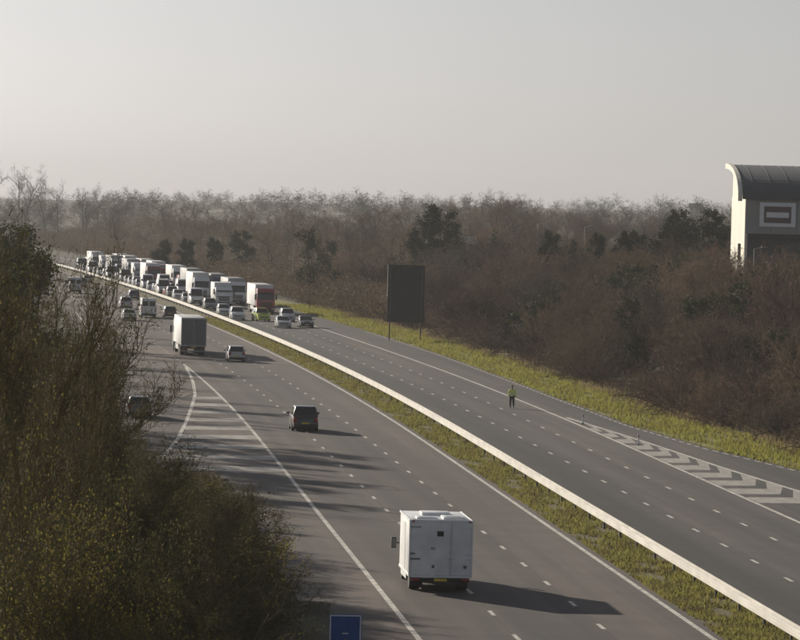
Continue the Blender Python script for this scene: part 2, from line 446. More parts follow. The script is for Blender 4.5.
road_l = strip("left_carriageway", "asphalt_left", -200, 1250, lambda y: -3.6, lambda y: 11.75, 0.0)
tag(road_l, "brownish grey asphalt carriageway carrying traffic away", "road", kind="structure")
road_r = strip("right_carriageway", "asphalt_right", -200, 1250, lambda y: 14.3, lambda y: max(edge_r(y) if y > 225 else T_E+3.4, T_E+3.4), 0.0)
tag(road_r, "dark asphalt carriageway holding the stopped queue", "road", kind="structure")
slip_in = strip("entry_slip_road", "asphalt_left", -200, 690, slip_l, lambda y: -3.0 if y > 236 else slip_r(y)+1.0, -0.008)
tag(slip_in, "asphalt slip road joining from behind the trees", "road", kind="structure")
slip_out = strip("exit_slip_road", "asphalt_right", -200, 300, lambda y: gore_r(y)-0.8 if y < 215 else T_E, edge_r, -0.008)
tag(slip_out, "dark asphalt slip road leaving beside the grass verge", "road", kind="structure")

def line(name, ft, w, y0, y1, parent, z=0.005, dash=None, mat="road_paint", phase=0.0):
    V, F = [], []
    segs = []
    if dash:
        y = y0 + phase
        while y < y1: segs.append((y, min(y+dash[0], y1), 1)); y += dash[1]
    else: segs.append((y0, y1, max(1, int((y1-y0)/8))))
    for a, b, n in segs:
        k = len(V)
        for i in range(n+1):
            y = a + (b-a)*i/n; t = ft(y)
            V += [rp(y, t-w/2, z), rp(y, t+w/2, z)]
        F += [(k+2*i, k+2*i+1, k+2*i+3, k+2*i+2) for i in range(n)]
    return mesh_obj(name, V, F, mat, parent)

line("edge_line", lambda y: 0.0, 0.22, -100, 405, road_l)
line("edge_line", lambda y: -0.05, 0.20, 640, 1200, road_l)
line("merge_line", lambda y: 0.0, 0.16, 410, 640, road_l, dash=(1.2, 5))
line("edge_line", lambda y: 11.0, 0.22, -100, 1200, road_l)
line("lane_line", lambda y: LW, 0.17, 60, 1150, road_l, dash=(2.0, 9.0), phase=(218.0-60-1.0) % 9)
line("lane_line", lambda y: 2*LW, 0.17, 60, 1150, road_l, dash=(2.0, 9.0), phase=(159.5-60-1.0) % 9)
line("edge_line", lambda y: 14.75, 0.18, -100, 1200, road_r)
line("lane_line", lambda y: T_C, 0.17, 60, 1150, road_r, dash=(2.0, 9.0), phase=(181.5-60-1) % 9)
line("lane_line", lambda y: T_D, 0.17, 60, 1150, road_r, dash=(2.0, 9.0), phase=(204.0-60-1) % 9)
line("edge_line", lambda y: T_E, 0.24, -100, 1200, road_r)
line("verge_line", lambda y: edge_r(y)-0.45, 0.16, 225, 520, road_r, dash=(1.6, 2.6))
line("verge_line", lambda y: edge_r(y)-0.45, 0.16, -100, 222, slip_out, z=-0.003)
line("gore_line", gore_r, 0.30, -100, 318, road_r)
line("slip_line", slip_r, 0.26, -100, 398, slip_in, z=0.0052)
line("slip_line", lambda y: slip_l(y)+1.4, 0.2, -100, 640, slip_in, z=-0.003)
# chevrons of the exit gore and the merge gore
def chevrons(name, y0, y1, pitch, fl, fr, parent, apex, lead, w, mat):
    V, F = [], []
    y = y0
    while y < y1:
        a, b = fl(y)+0.18, fr(y+lead)-0.12
        if b - a > 0.5:
            m = a + (b-a)*apex
            k = len(V)
            yl = y + 1.2
            for (t, dy) in ((a, 0), (m, 0.4), (b, lead)):
                V += [rp(y+dy, t, 0.005), rp(y+dy+w, t if t != b else min(t, fr(y+dy+w)-0.1), 0.005)]
            F += [(k, k+2, k+3, k+1), (k+2, k+4, k+5, k+3)]
        y += pitch
    return mesh_obj(name, V, F, mat, parent)
chevrons("chevron_marking", 229, 312, 7.0, lambda y: T_E, gore_r, road_r, 0.66, 7.0, 4.5, "road_paint_worn")
chevrons("chevron_marking", 246, 335, 11.0, slip_r, lambda y: 0.0, road_l, 0.3, 1.0, 4.6, "road_paint_worn")

# verges and central reserve
res = strip("central_reserve", "reserve_soil", -200, 1250, lambda y: 11.5, lambda y: 14.35, 0.012, parent=None, cols=2)
tag(res, "rough grassy central reserve under the barrier", "central reserve", kind="structure")
verge = strip("grass_verge", "verge_soil", -150, 1250, lambda y: edge_r(y)-0.05, lambda y: edge_r(y)+float(np.interp(y, [600, 740], [6.4, 2.2])), 0.012, cols=2)
tag(verge, "yellow green grass verge beside the far carriageway", "verge", kind="structure")

def blades(name, mat, n, fy, ft, hmin, hmax, wid, zbase=0.01, lean=0.35, patch=None):
    Y = fy(n); T = ft(Y)
    if patch is not None:
        keep = patch(Y, T); Y, T = Y[keep], T[keep]
    n = len(Y)
    P = np.array([rp(float(y), float(t), zbase) for y, t in zip(Y, T)])
    a = nrs.rand(n)*2*np.pi; h = hmin + (hmax-hmin)*nrs.rand(n)**1.5
    w = wid*(0.5+nrs.rand(n))
    d = np.stack([np.cos(a), np.sin(a), 0*a], -1)*w[:, None]
    tip = P + np.stack([nrs.randn(n)*lean*h, nrs.randn(n)*lean*h, h], -1)
    V = np.concatenate([P-d, P+d, tip], 0)
    F = np.stack([np.arange(n), np.arange(n)+n, np.arange(n)+2*n], -1)
    return np_mesh(name, V, F, mat)
def patchy(scale, thr):
    def f(Y, T):
        v = np.sin(Y*scale+np.sin(T*1.7)*1.5)+np.sin(Y*scale*2.7+T*2.1)*0.6+np.sin(T*3.3+Y*0.11)*0.5
        return v + nrs.randn(len(Y))*0.5 > thr
    return f
def erv(Y): return np.interp(Y, EDGE_Y, EDGE_T)
g1 = blades("verge_grass", "grass_blades", 52000, lambda n: 215+430*nrs.rand(n)**1.5, lambda Y: erv(Y)-0.12+6.3*nrs.rand(len(Y)), 0.10, 0.42, 0.06, patch=patchy(0.21, -0.9))
tag(g1, "short bright grass growing along the verge", "grass", kind="stuff")
g2 = blades("reserve_grass", "reserve_grass", 64000, lambda n: 145+420*nrs.rand(n)**1.6, lambda Y: 11.38+2.85*nrs.rand(len(Y)), 0.06, 0.26, 0.05, patch=patchy(0.33, -0.8))
tag(g2, "patchy grass and weeds along the central reserve", "grass", kind="stuff")
g3 = blades("dry_grass", "dry_grass", 16000, lambda n: 215+420*nrs.rand(n)**1.3, lambda Y: erv(Y)+4.6+3.0*nrs.rand(len(Y)), 0.25, 0.85, 0.05, patch=patchy(0.14, 0.2))
tag(g3, "pale dry grass standing at the foot of the scrub", "grass", kind="stuff")

# ------------------------------------------------------------------ safety barrier
barrier = thing("safety_barrier", "long pale steel crash barrier on posts along the central reserve", "barrier", rp(150, T_BAR))
bx, by = barrier.location.x, barrier.location.y
def rail(t_off, sgn):
    prof = [(0, .44), (.0, .475), (.055, .505), (.055, .555), (.0, .585), (.0, .625), (.055, .655), (.055, .705), (.0, .735), (0, .765)]
    prof = [(p[0]*sgn, p[1]) for p in prof]
    back = [(p[0]-0.006*sgn, p[1]) for p in prof][::-1]
    loop = prof + back
    Y = np.arange(-100, 1210, 10.0)
    V, F = [], []
    n = len(loop)
    for y in Y:
        for dx, z in loop:
            p = rp(float(y), T_BAR+t_off+dx); V.append((p[0]-bx, p[1]-by, z))
    for i in range(len(Y)-1):
        for j in range(n):
            k = (j+1) % n
            F.append((i*n+j, i*n+k, (i+1)*n+k, (i+1)*n+j))
    return mesh_obj("rail", V, F, "galvanised", barrier)
rail(-0.16, -1); rail(0.16, 1)
post0 = MB().box(-.05, .05, -.03, .03, 0, .64).box(-.156, .156, -.02, .02, .46, .60).build("post", "post_steel", barrier, smooth=False)
first = True
for k in range(175):
    y = 100 + k*6.0
    o = post0 if first else post0.copy()
    if not first: COL.objects.link(o); o.parent = barrier
    first = False
    p = rp(y, T_BAR); o.location = (p[0]-bx, p[1]-by, 0); o.rotation_euler = (0, 0, head(y))

# ------------------------------------------------------------------ vegetation prototypes
def rot_about(d, ang, az):
    u = d.orthogonal().normalized(); w = d.cross(u)
    return (d*math.cos(ang) + (u*math.cos(az)+w*math.sin(az))*math.sin(ang)).normalized()

class Plant:
    def __init__(s, seed):
        s.r = random.Random(seed); s.wood = MB(); s.qv = []; s.leafpts = []
    def ribbon(s, a, b, w0, w1):
        d = (b-a)
        if d.length < 1e-6: return
        u = d.normalized().orthogonal().normalized(); w = d.normalized().cross(u)
        t = s.r.random()*6.283; u = u*math.cos(t)+w*math.sin(t)
        s.qv += [a-u*w0, a+u*w0, b+u*w1, b-u*w1]
    def branch(s, p, d, L, r_, lev, spec):
        lv = spec[lev]
        nseg = lv.get('seg', 3); pts = [p.copy()]
        q = p.copy(); dd = d.copy()
        for i in range(nseg):
            dd = (dd + Vector((s.r.gauss(0, 1), s.r.gauss(0, 1), s.r.gauss(0, 1)))*lv.get('wig', .15) + Vector((0, 0, lv.get('up', 0)))).normalized()
            q2 = q + dd*(L/nseg)
            f0, f1 = 1-i/nseg*.75, 1-(i+1)/nseg*.75
            if lv.get('tube'): s.wood.tube(q, q2, r_*f0, r_*f1, lv['tube'])
            else: s.ribbon(q, q2, r_*f0, r_*f1)
            q = q2; pts.append(q.copy())
        if lv.get('leaf'): s.leafpts += [(pts[-1].copy(), dd.copy()), (pts[len(pts)//2].copy(), dd.copy())]
        if lev+1 < len(spec):
            n = lv['n']; n = max(1, int(round(n*s.r.uniform(.8, 1.2))))
            for k in range(n):
                u = lv.get('from', .25) + (1-lv.get('from', .25))*((k+s.r.random())/n)
                u = min(u, .999)*nseg; i = int(u); base = pts[i].lerp(pts[i+1], u-i)
                seg_d = (pts[i+1]-pts[i]).normalized()
                cd = rot_about(seg_d, R(s.r.uniform(*lv['ang'])), s.r.random()*6.283)
                cl = L*s.r.uniform(*lv['ratio'])*(1-.45*(u/nseg) if lev == 0 else 1)
                s.branch(base, cd, cl, r_*lv.get('rr', .45), lev+1, spec)
    def quads(s): return np.array([tuple(v) for v in s.qv], np.float32)
    def leaves(s, per, size, spread):
        out = []
        for p, d in s.leafpts:
            for _ in range(per):
                c = p + Vector((s.r.gauss(0, 1), s.r.gauss(0, 1), s.r.gauss(0, 1)))*spread
                n = Vector((s.r.gauss(0, 1), s.r.gauss(0, 1), s.r.gauss(0, 1)+.6)).normalized()
                u = n.orthogonal().normalized(); w = n.cross(u); z = size*s.r.uniform(.5, 1.3); a = s.r.random()*6.28
                u, w = u*math.cos(a)+w*math.sin(a), w*math.cos(a)-u*math.sin(a)
                out += [c-u*z, c+w*z*.55, c+u*z, c-w*z*.55]
        return np.array([tuple(v) for v in out], np.float32)

def quad_mesh(name, Q, mat):
    n = len(Q)//4
    o = np_mesh(name, Q, np.arange(n*4).reshape(n, 4), mat)
    COL.objects.unlink(o)
    return o

class Proto:
    """a plant's meshes at unit placement; instances share the data"""
    def __init__(s, parts): s.parts = parts      # list of (name, mesh, [materials])
    def place(s, name, label, cat, group, x, y, sc=1.0, sz=None, rz=None, z=None, mats=None, tilt=0.0):
        zz = float(height(x, y)) - 0.05 if z is None else z
        t = thing(name, label, cat, (x, y, zz), rnd.random()*6.283 if rz is None else rz, group)
        t.scale = (sc, sc, sc if sz is None else sz)
        if tilt: t.rotation_euler[0] = rnd.gauss(0, tilt); t.rotation_euler[1] = rnd.gauss(0, tilt)
        for pn, me in s.parts:
            o = link(bpy.data.objects.new(pn, me), t)
            if mats and pn in mats: paint(o, mats[pn])
        return t

def make_proto(seed, spec, height_, r0, twig_mat, bark="bark", stems=1, spreadstem=0.0, leaf=None, trunk_name="trunk", crown_name="crown"):
    P = Plant(seed)
    for k in range(stems):
        if stems == 1: d = Vector((P.r.gauss(0, .04), P.r.gauss(0, .04), 1)).normalized(); p = Vector((0, 0, 0)); L = height_
        else:
            a = 6.283*k/stems + P.r.random()*.8; tl = P.r.uniform(.1, 1)*spreadstem
            d = Vector((math.cos(a)*math.sin(tl), math.sin(a)*math.sin(tl), math.cos(tl)))
            p = Vector((math.cos(a)*.15, math.sin(a)*.15, 0))*P.r.random()*2; L = height_*P.r.uniform(.7, 1.05)
        P.branch(p, d, L, r0, 0, spec)
    w = P.wood.build(trunk_name, bark, smooth=False); COL.objects.unlink(w)
    parts = [(trunk_name, w.data)]
    Q = P.quads()
    c = quad_mesh(crown_name, Q, twig_mat); parts.append((crown_name, c.data))
    if leaf:
        lname, lmat, per, size, spread = leaf
        l = quad_mesh(lname, P.leaves(per, size, spread), lmat); parts.append((lname, l.data))
    bpy.data.objects.remove(w); bpy.data.objects.remove(c)
    return Proto(parts)

tree_spec = [dict(tube=6, seg=5, wig=.08, n=11, ang=(28, 58), ratio=(.36, .58), rr=.42, **{'from': .12}),
             dict(tube=4, seg=4, wig=.18, up=.10, n=7, ang=(25, 60), ratio=(.35, .6), rr=.40),
             dict(seg=3, wig=.2, up=.08, n=6, ang=(20, 60), ratio=(.35, .65), rr=.6),
             dict(seg=2, wig=.25, up=.05, n=5, ang=(20, 60), ratio=(.4, .8), rr=.8),
             dict(seg=2, wig=.3)]
BT = [make_proto(100+i, tree_spec, 11.0, .17, m) for i, m in enumerate(["twigs_grey", "twigs_brown", "twigs_grey", "twigs_brown", "twigs_red"])]
shrub_spec = [dict(tube=3, seg=3, wig=.16, up=.06, n=7, ang=(20, 60), ratio=(.35, .6), rr=.5, **{'from': .12}),
              dict(seg=3, wig=.2, up=.08, n=6, ang=(20, 60), ratio=(.35, .65), rr=.62),
              dict(seg=2, wig=.25, up=.05, n=4, ang=(20, 60), ratio=(.4, .8), rr=.85),
              dict(seg=2, wig=.3)]
SH = [make_proto(200+i, shrub_spec, 3.9, .060, m, stems=16, spreadstem=1.0, trunk_name="stems") for i, m in enumerate(["twigs_brown", "twigs_brown", "twigs_red", "twigs_grey"])]
bram_spec = [dict(tube=3, seg=5, wig=.14, up=-.16, n=12, ang=(25, 80), ratio=(.18, .4), rr=.5, **{'from': .1}),
             dict(seg=3, wig=.25, up=-.06, n=6, ang=(25, 75), ratio=(.3, .7), rr=.7),
             dict(seg=2, wig=.3)]
BR = [make_proto(260+i, bram_spec, 3.6, .042, m, stems=22, spreadstem=1.2, trunk_name="stems") for i, m in enumerate(["twigs_red", "twigs_brown"])]
ever_spec = [dict(tube=3, seg=3, wig=.14, up=.02, n=7, ang=(20, 65), ratio=(.35, .65), rr=.42, **{'from': .12}),
             dict(seg=3, wig=.2, n=6, ang=(20, 65), ratio=(.35, .7), rr=.55),
             dict(seg=2, wig=.25, leaf=1)]
EV = [make_proto(300+i, ever_spec, 3.6, .05, "twigs_brown", stems=11, spreadstem=0.95, leaf=("foliage", "ivy_leaves", 5, .15, .16), trunk_name="stems", crown_name="twigs") for i in range(2)]
# conifer: whorls of drooping needle-bearing boughs
con_spec = [dict(tube=6, seg=6, wig=.02, n=46, ang=(62, 95), ratio=(.22, .34), rr=.2, **{'from': .14}),
            dict(seg=3, wig=.1, up=.06, n=9, ang=(25, 60), ratio=(.25, .5), rr=.6, leaf=1),
            dict(seg=2, wig=.2, leaf=1)]
CO = [make_proto(340+i, con_spec, 11.0*(1, .85, 1.2)[i], .16, "needles", leaf=("foliage", "needles", 11, .19, .24), crown_name="boughs") for i in range(3)]
ivy_spec = [dict(tube=6, seg=5, wig=.06, n=10, ang=(25, 50), ratio=(.25, .42), rr=.4, leaf=1, **{'from': .12}),
            dict(tube=4, seg=4, wig=.15, up=.1, n=7, ang=(25, 60), ratio=(.3, .6), rr=.45, leaf=1),
            dict(seg=3, wig=.2, n=5, ang=(20, 60), ratio=(.4, .7), rr=.6, leaf=1),
            dict(seg=2, wig=.25)]
IV = [make_proto(370, ivy_spec, 10.5, .17, "twigs_grey", leaf=("ivy", "ivy_leaves", 16, .20, .34))]

# -- the scrub bank beside the far carriageway
def in_view(x, y, m=10):
    return -0.0935*y - m < x < 0.0935*y + m
pts_used = []
def far_enough(x, y, d):
    for a, b in pts_used:
        if (a-x)**2 + (b-y)**2 < d*d: return False
    return True
n_s = 0
for tries in range(6000):
    y = 232 + 440*rnd.random()**1.35
    t = edge_r(y) + 6.3 + 34*rnd.random()**1.5
    x, yy, _ = rp(y, t)
    if not in_view(x, yy, 8): continue
    dm = 2.9 + (y-230)/230
    if not far_enough(x, yy, dm): continue
    pts_used.append((x, yy)); n_s += 1
    u = t - edge_r(y)
    zone = "opposite the exit chevrons" if y < 300 else ("behind the walking person" if y < 400 else ("around the tall dark sign" if y < 520 else "behind the head of the queue"))
    sc = (0.66 if u < 9 else 1.0) * rnd.choice([.7, .85, 1.0, 1.2, 1.5])*rnd.uniform(.9, 1.1)
    k = rnd.random()
    if u < 11 and k < .6:
        BR[rnd.randrange(2)].place("bramble_thicket", f"low tangled brown bramble thicket on the verge edge {zone}", "bramble", f"bramble thickets {zone}", x, yy, sc*1.5)
    elif k < .12:
        EV[rnd.randrange(2)].place("evergreen_bush", f"dark green leafy bush among bare scrub {zone}", "bush", f"evergreen bushes {zone}", x, yy, sc*1.15)
    else:
        i = rnd.choice([0, 0, 1, 1, 2, 3])
        tone = ["dense brown", "dense brown", "reddish brown", "greyish"][i]
        SH[i].place("bare_shrub", f"{tone} leafless shrub on the bank {zone}", "shrub", f"{tone} shrubs {zone}", x, yy, sc*1.15)
    if n_s >= 285: break

# -- bare woodland behind the scrub and round the bend
n_t = 0
wood_used = []
def wood_ok(x, y, d):
    for a, b in wood_used:
        if abs(b-y) < d*2.2 and abs(a-x) < d: return False
    return True
def bare_tree(x, y, sc, sz, where="wood"):
    i = rnd.choice([0, 1, 2, 3, 4])
    col = ["grey twigged", "brown twigged", "grey twigged", "brown twigged", "reddish"][i]
    zone = "on the far side of the bend" if x < -60 else ("behind the queue of lorries" if x < -12 else ("behind the tall dark sign" if x < 16 else ("among the row of pines" if x < 36 else "beside the arched roof building")))
    BT[i].place("bare_tree", {"wood": f"leafless {col} woodland tree {zone}", "left": f"tall leafless {col} tree on the verge beside the entry slip road"}[where],
                "tree", {"wood": f"leafless {col} woodland trees {zone}", "left": f"leafless {col} trees by the slip road"}[where], x, y, sc, sz)
for tries in range(9000):
    y = 330 + 970*rnd.random()**0.8
    x = rnd.uniform(-0.0935*y-14, 0.0935*y+14)
    t = tcoord(x, y)
    if t < edge_r(y) + (13 if y < 620 else 6.5): continue
    if y < 560 and t < edge_r(y)+24 and rnd.random() < .75: continue
    if 440 < y < 530 and x > 26: continue
    d = 3.2 + y/420
    if not wood_ok(x, y, d): continue
    wood_used.append((x, y)); n_t += 1
    hgt = rnd.uniform(.40, .68) if y < 650 else rnd.uniform(.48, .86)*(1.0+.15*math.sin(x*.05))
    bare_tree(x, y, hgt*(1.1 if y < 650 else 1.4), hgt*rnd.uniform(.84, 1.04))
    if n_t >= 290: break

# the tall trees over the bend
for (x, y, sc) in ((-127, 1330, 1.75), (-121, 1345, 1.6), (-117, 1325, 1.7), (-112, 1350, 1.45), (-107, 1335, 1.35), (-101, 1355, 1.2), (-132, 1350, 1.8), (-95, 1340, 1.1), (-88, 1350, 1.05)):
    bare_tree(x, y, sc*.9, sc)
# conifers
for (px, yy, sc, lab) in ((5.6, 640, .98, 0), (3.2, 655, .72, 0), (-34.5, 800, .85, 2), (-40.5, 806, .75, 2), (-30, 812, .7, 2), (-46, 820, .65, 2),
                     (19.5, 570, .62, 1), (23, 560, .55, 1), (26, 575, .66, 1), (29.5, 565, .70, 1), (32, 580, .58, 1), (34.5, 560, .74, 1), (37.5, 572, .62, 1),
                     (40.5, 556, .72, 1), (42.5, 566, .6, 1), (21, 590, .6, 1), (31, 590, .66, 1), (38, 590, .7, 1)):
    CO[rnd.randrange(3)].place("conifer_tree", ["dark evergreen conifer rising alone above the bare woodland", "small dark pine in the row beside the arched roof building", "dark conifer among bare trees behind the queue of lorries"][lab],
                               "conifer", ["lone conifers", "pines in a row", "conifers behind the queue"][lab], px, yy, sc*rnd.uniform(.85, 1.25), sc*rnd.uniform(.9, 1.1))
# ivy-clad trees on the far verge
for (px, yy, sc) in ((-13.5, 640, .95), (-11.5, 655, .8), (20.5, 388, .62)):
    IV[0].place("ivy_tree", "ivy covered grey green tree standing at the back of the verge", "tree", "ivy clad trees", px, yy, sc)

# -- trees left of the entry slip road (they throw the long shadows over the lanes)
for (x, y, sc) in ((-28, 276, .90), (-29.5, 296, .92), (-31, 306, .88), (-29.5, 318, .8), (-33, 332, .92), (-32, 345, .78), (-35, 358, .9),
                   (-27, 240, .9), (-38, 380, .9), (-38, 398, .8), (-41, 416, .95), (-41, 436, .8), (-44, 455, .92), (-45, 480, .85), (-50, 505, .95), (-53, 540, .9), (-58, 580, .95), (-66, 640, .95), (-76, 700, 1.0)):
    bare_tree(x, y, sc, sc*1.0, "left")
for (x, y, sc) in ((-26.0, 284, .98), (-27.5, 288, 1.05), (-25.6, 265, .95), (-26.5, 268, 1.0), (-25.2, 247, .95), (-26.5, 230, .9), (-28.6, 282, 1.0), (-29, 263, 1.0), (-25.8, 256, .9), (-28, 249, 1.0), (-25.8, 292, .95), (-30, 271, 1.05), (-31, 340, .95), (-37.5, 408, 1.0), (-40.5, 446, 1.0)):
    IV[0].place("ivy_tree", "tall ivy covered tree beside the entry slip road", "tree", "ivy clad trees by the slip road", x, y, sc*1.15, sc)

# -- far woods beyond one kilometre: one hazy mass
def far_woods():
    src = BT[0].parts[1][1]
    n = len(src.vertices); co = np.zeros(n*3, np.float32); src.vertices.foreach_get("co", co); co = co.reshape(-1, 4, 3)
    sel = nrs.choice(len(co), 900, replace=False); base = co[sel].copy()
    c = base.mean(1, keepdims=True); base = c + (base-c)*np.array([1.15, 1.15, 1.25])   # fewer but broader twig clumps
    d = base[:, 1]-base[:, 0]; ln = np.linalg.norm(d, axis=1, keepdims=True)+1e-6; wv = d/ln*0.028
    base[:, 1] += wv; base[:, 2] += wv; base[:, 0] -= wv; base[:, 3] -= wv
    out = []
    for k in range(640):
        y = 1330 + 4200*nrs.rand()**1.7
        x = nrs.uniform(-0.115*y-30, 0.115*y+30)
        s = nrs.uniform(.6, 1.0); a = nrs.rand()*6.283
        ca, sa = math.cos(a), math.sin(a)
        b = base.reshape(-1, 3)*np.array([s*1.7, s*1.7, s*.92])
        b = np.stack([b[:, 0]*ca-b[:, 1]*sa+x, b[:, 0]*sa+b[:, 1]*ca+y, b[:, 2]+float(height(x, y))-.2], -1)
        out.append(b)
    Q = np.concatenate(out)
    o = np_mesh("far_woodland", Q, np.arange(len(Q)).reshape(-1, 4), "twigs_grey")
    tag(o, "distant hazy bare woodland along the skyline", "woodland", kind="stuff")
far_woods()

def undergrowth():
    """the low tangle between the trunks of the wood, too thick to count"""
    src = SH[0].parts[1][1]
    co = np.zeros(len(src.vertices)*3, np.float32); src.vertices.foreach_get("co", co); co = co.reshape(-1, 4, 3)
    out = []
    for k in range(9000):
        y = 540 + 790*nrs.rand(); t_ = edge_r(y) + float(np.interp(y, [600, 740], [6.5, 3.2])) + 75*nrs.rand()**2.4; x, y, _ = rp(y, t_)
        if not in_view(x, y, 14): continue
        if (470 < y < 515 and x > 34): continue
        base = co[nrs.choice(len(co), 175, replace=False)]
        d = base[:, 1]-base[:, 0]; ln = np.linalg.norm(d, axis=1, keepdims=True)+1e-6; wv = d/ln*0.045
        base = np.stack([base[:, 0]-wv, base[:, 1]+wv, base[:, 2]+wv, base[:, 3]-wv], 1)
        s = nrs.uniform(.7, 1.3); a = nrs.rand()*6.283; ca, sa = math.cos(a), math.sin(a)
        b = base.reshape(-1, 3)*np.array([s*1.15, s*1.15, s])
        out.append(np.stack([b[:, 0]*ca-b[:, 1]*sa+x, b[:, 0]*sa+b[:, 1]*ca+y, b[:, 2]+float(height(x, y))-.1], -1))
        if len(out) >= 1900: break
    Q = np.concatenate(out)
    o = np_mesh("woodland_undergrowth", Q, np.arange(len(Q)).reshape(-1, 4), "twigs_brown")
    tag(o, "brown leafless tangle filling the wood behind the queue", "undergrowth", kind="stuff")
undergrowth()

# -- near trees and bushes on the island between carriageway and slip road
near_spec = [dict(tube=7, seg=6, wig=.07, n=14, ang=(16, 44), ratio=(.34, .60), rr=.42, **{'from': .14}),
             dict(tube=4, seg=5, wig=.13, up=.16, n=8, ang=(20, 52), ratio=(.30, .55), rr=.46),
             dict(seg=4, wig=.15, up=.12, n=7, ang=(20, 55), ratio=(.35, .65), rr=.62),
             dict(seg=3, wig=.2, up=.06, n=3, ang=(20, 60), ratio=(.4, .75), rr=.8, leaf=1),
             dict(seg=2, wig=.25)]
NT = [make_proto(400+i, near_spec, 10.5, .14, "twigs_near", bark="bark_lichen", leaf=("foliage", ["leaves_near", "leaves_near", "leaves_yellow"][i], 1, .065, .10)) for i in range(3)]
nb_spec = [dict(tube=4, seg=4, wig=.14, up=.05, n=8, ang=(20, 60), ratio=(.35, .6), rr=.46, **{'from': .12}),
           dict(seg=3, wig=.2, up=.08, n=7, ang=(20, 60), ratio=(.35, .65), rr=.6),
           dict(seg=3, wig=.2, up=.05, n=4, ang=(20, 60), ratio=(.4, .75), rr=.8, leaf=1),
           dict(seg=2, wig=.25, leaf=1)]
NB = [make_proto(450+i, nb_spec, 5.0, .055, "twigs_near", bark="bark_lichen", stems=12, spreadstem=.8, leaf=("foliage", m, 2, .046, .10), trunk_name="stems", crown_name="twigs") for i, m in enumerate(["leaves_near", "leaves_near", "leaves_yellow"])]
NEAR_TREES = [(-9.3, 93.0, 0.55, 0.94), (-8.5, 101.0, 0.45, 0.9), (-7.8, 104.0, 0.36, 0.82), (-9.2, 109.0, 0.45, 0.92), (-9.9, 99.0, 0.5, 0.96), (-10.6, 116.0, 0.45, 0.95), (-7.7, 112, 0.3, 0.66), (-6.2, 119.9, 0.49, 0.39), (-12.0, 155.6, 0.35, 0.83), (-9.8, 121.9, 0.75, 0.79), (-12.0, 159.8, 0.65, 0.76), (-11.9, 178.9, 0.4, 0.5), (-8.8, 144.7, 0.48, 0.33), (-10.8, 163.7, 0.68, 0.34), (-11.8, 124.2, 0.69, 0.95), (-7.7, 116.2, 0.59, 0.49), (-12.4, 148.5, 0.51, 0.96), (-4.4, 99.8, 0.6, 0.48), (-9.7, 152.5, 0.49, 0.35), (-6.2, 132.0, 0.46, 0.34), (-12.3, 169.0, 0.57, 0.72), (-10.1, 126.5, 0.67, 0.8), (-8.9, 127.6, 0.68, 0.47), (-10.7, 146.7, 0.67, 0.61), (-9.2, 114.9, 0.67, 0.78), (-8.3, 136.6, 0.72, 0.37), (-8.7, 124.6, 0.43, 0.64)]
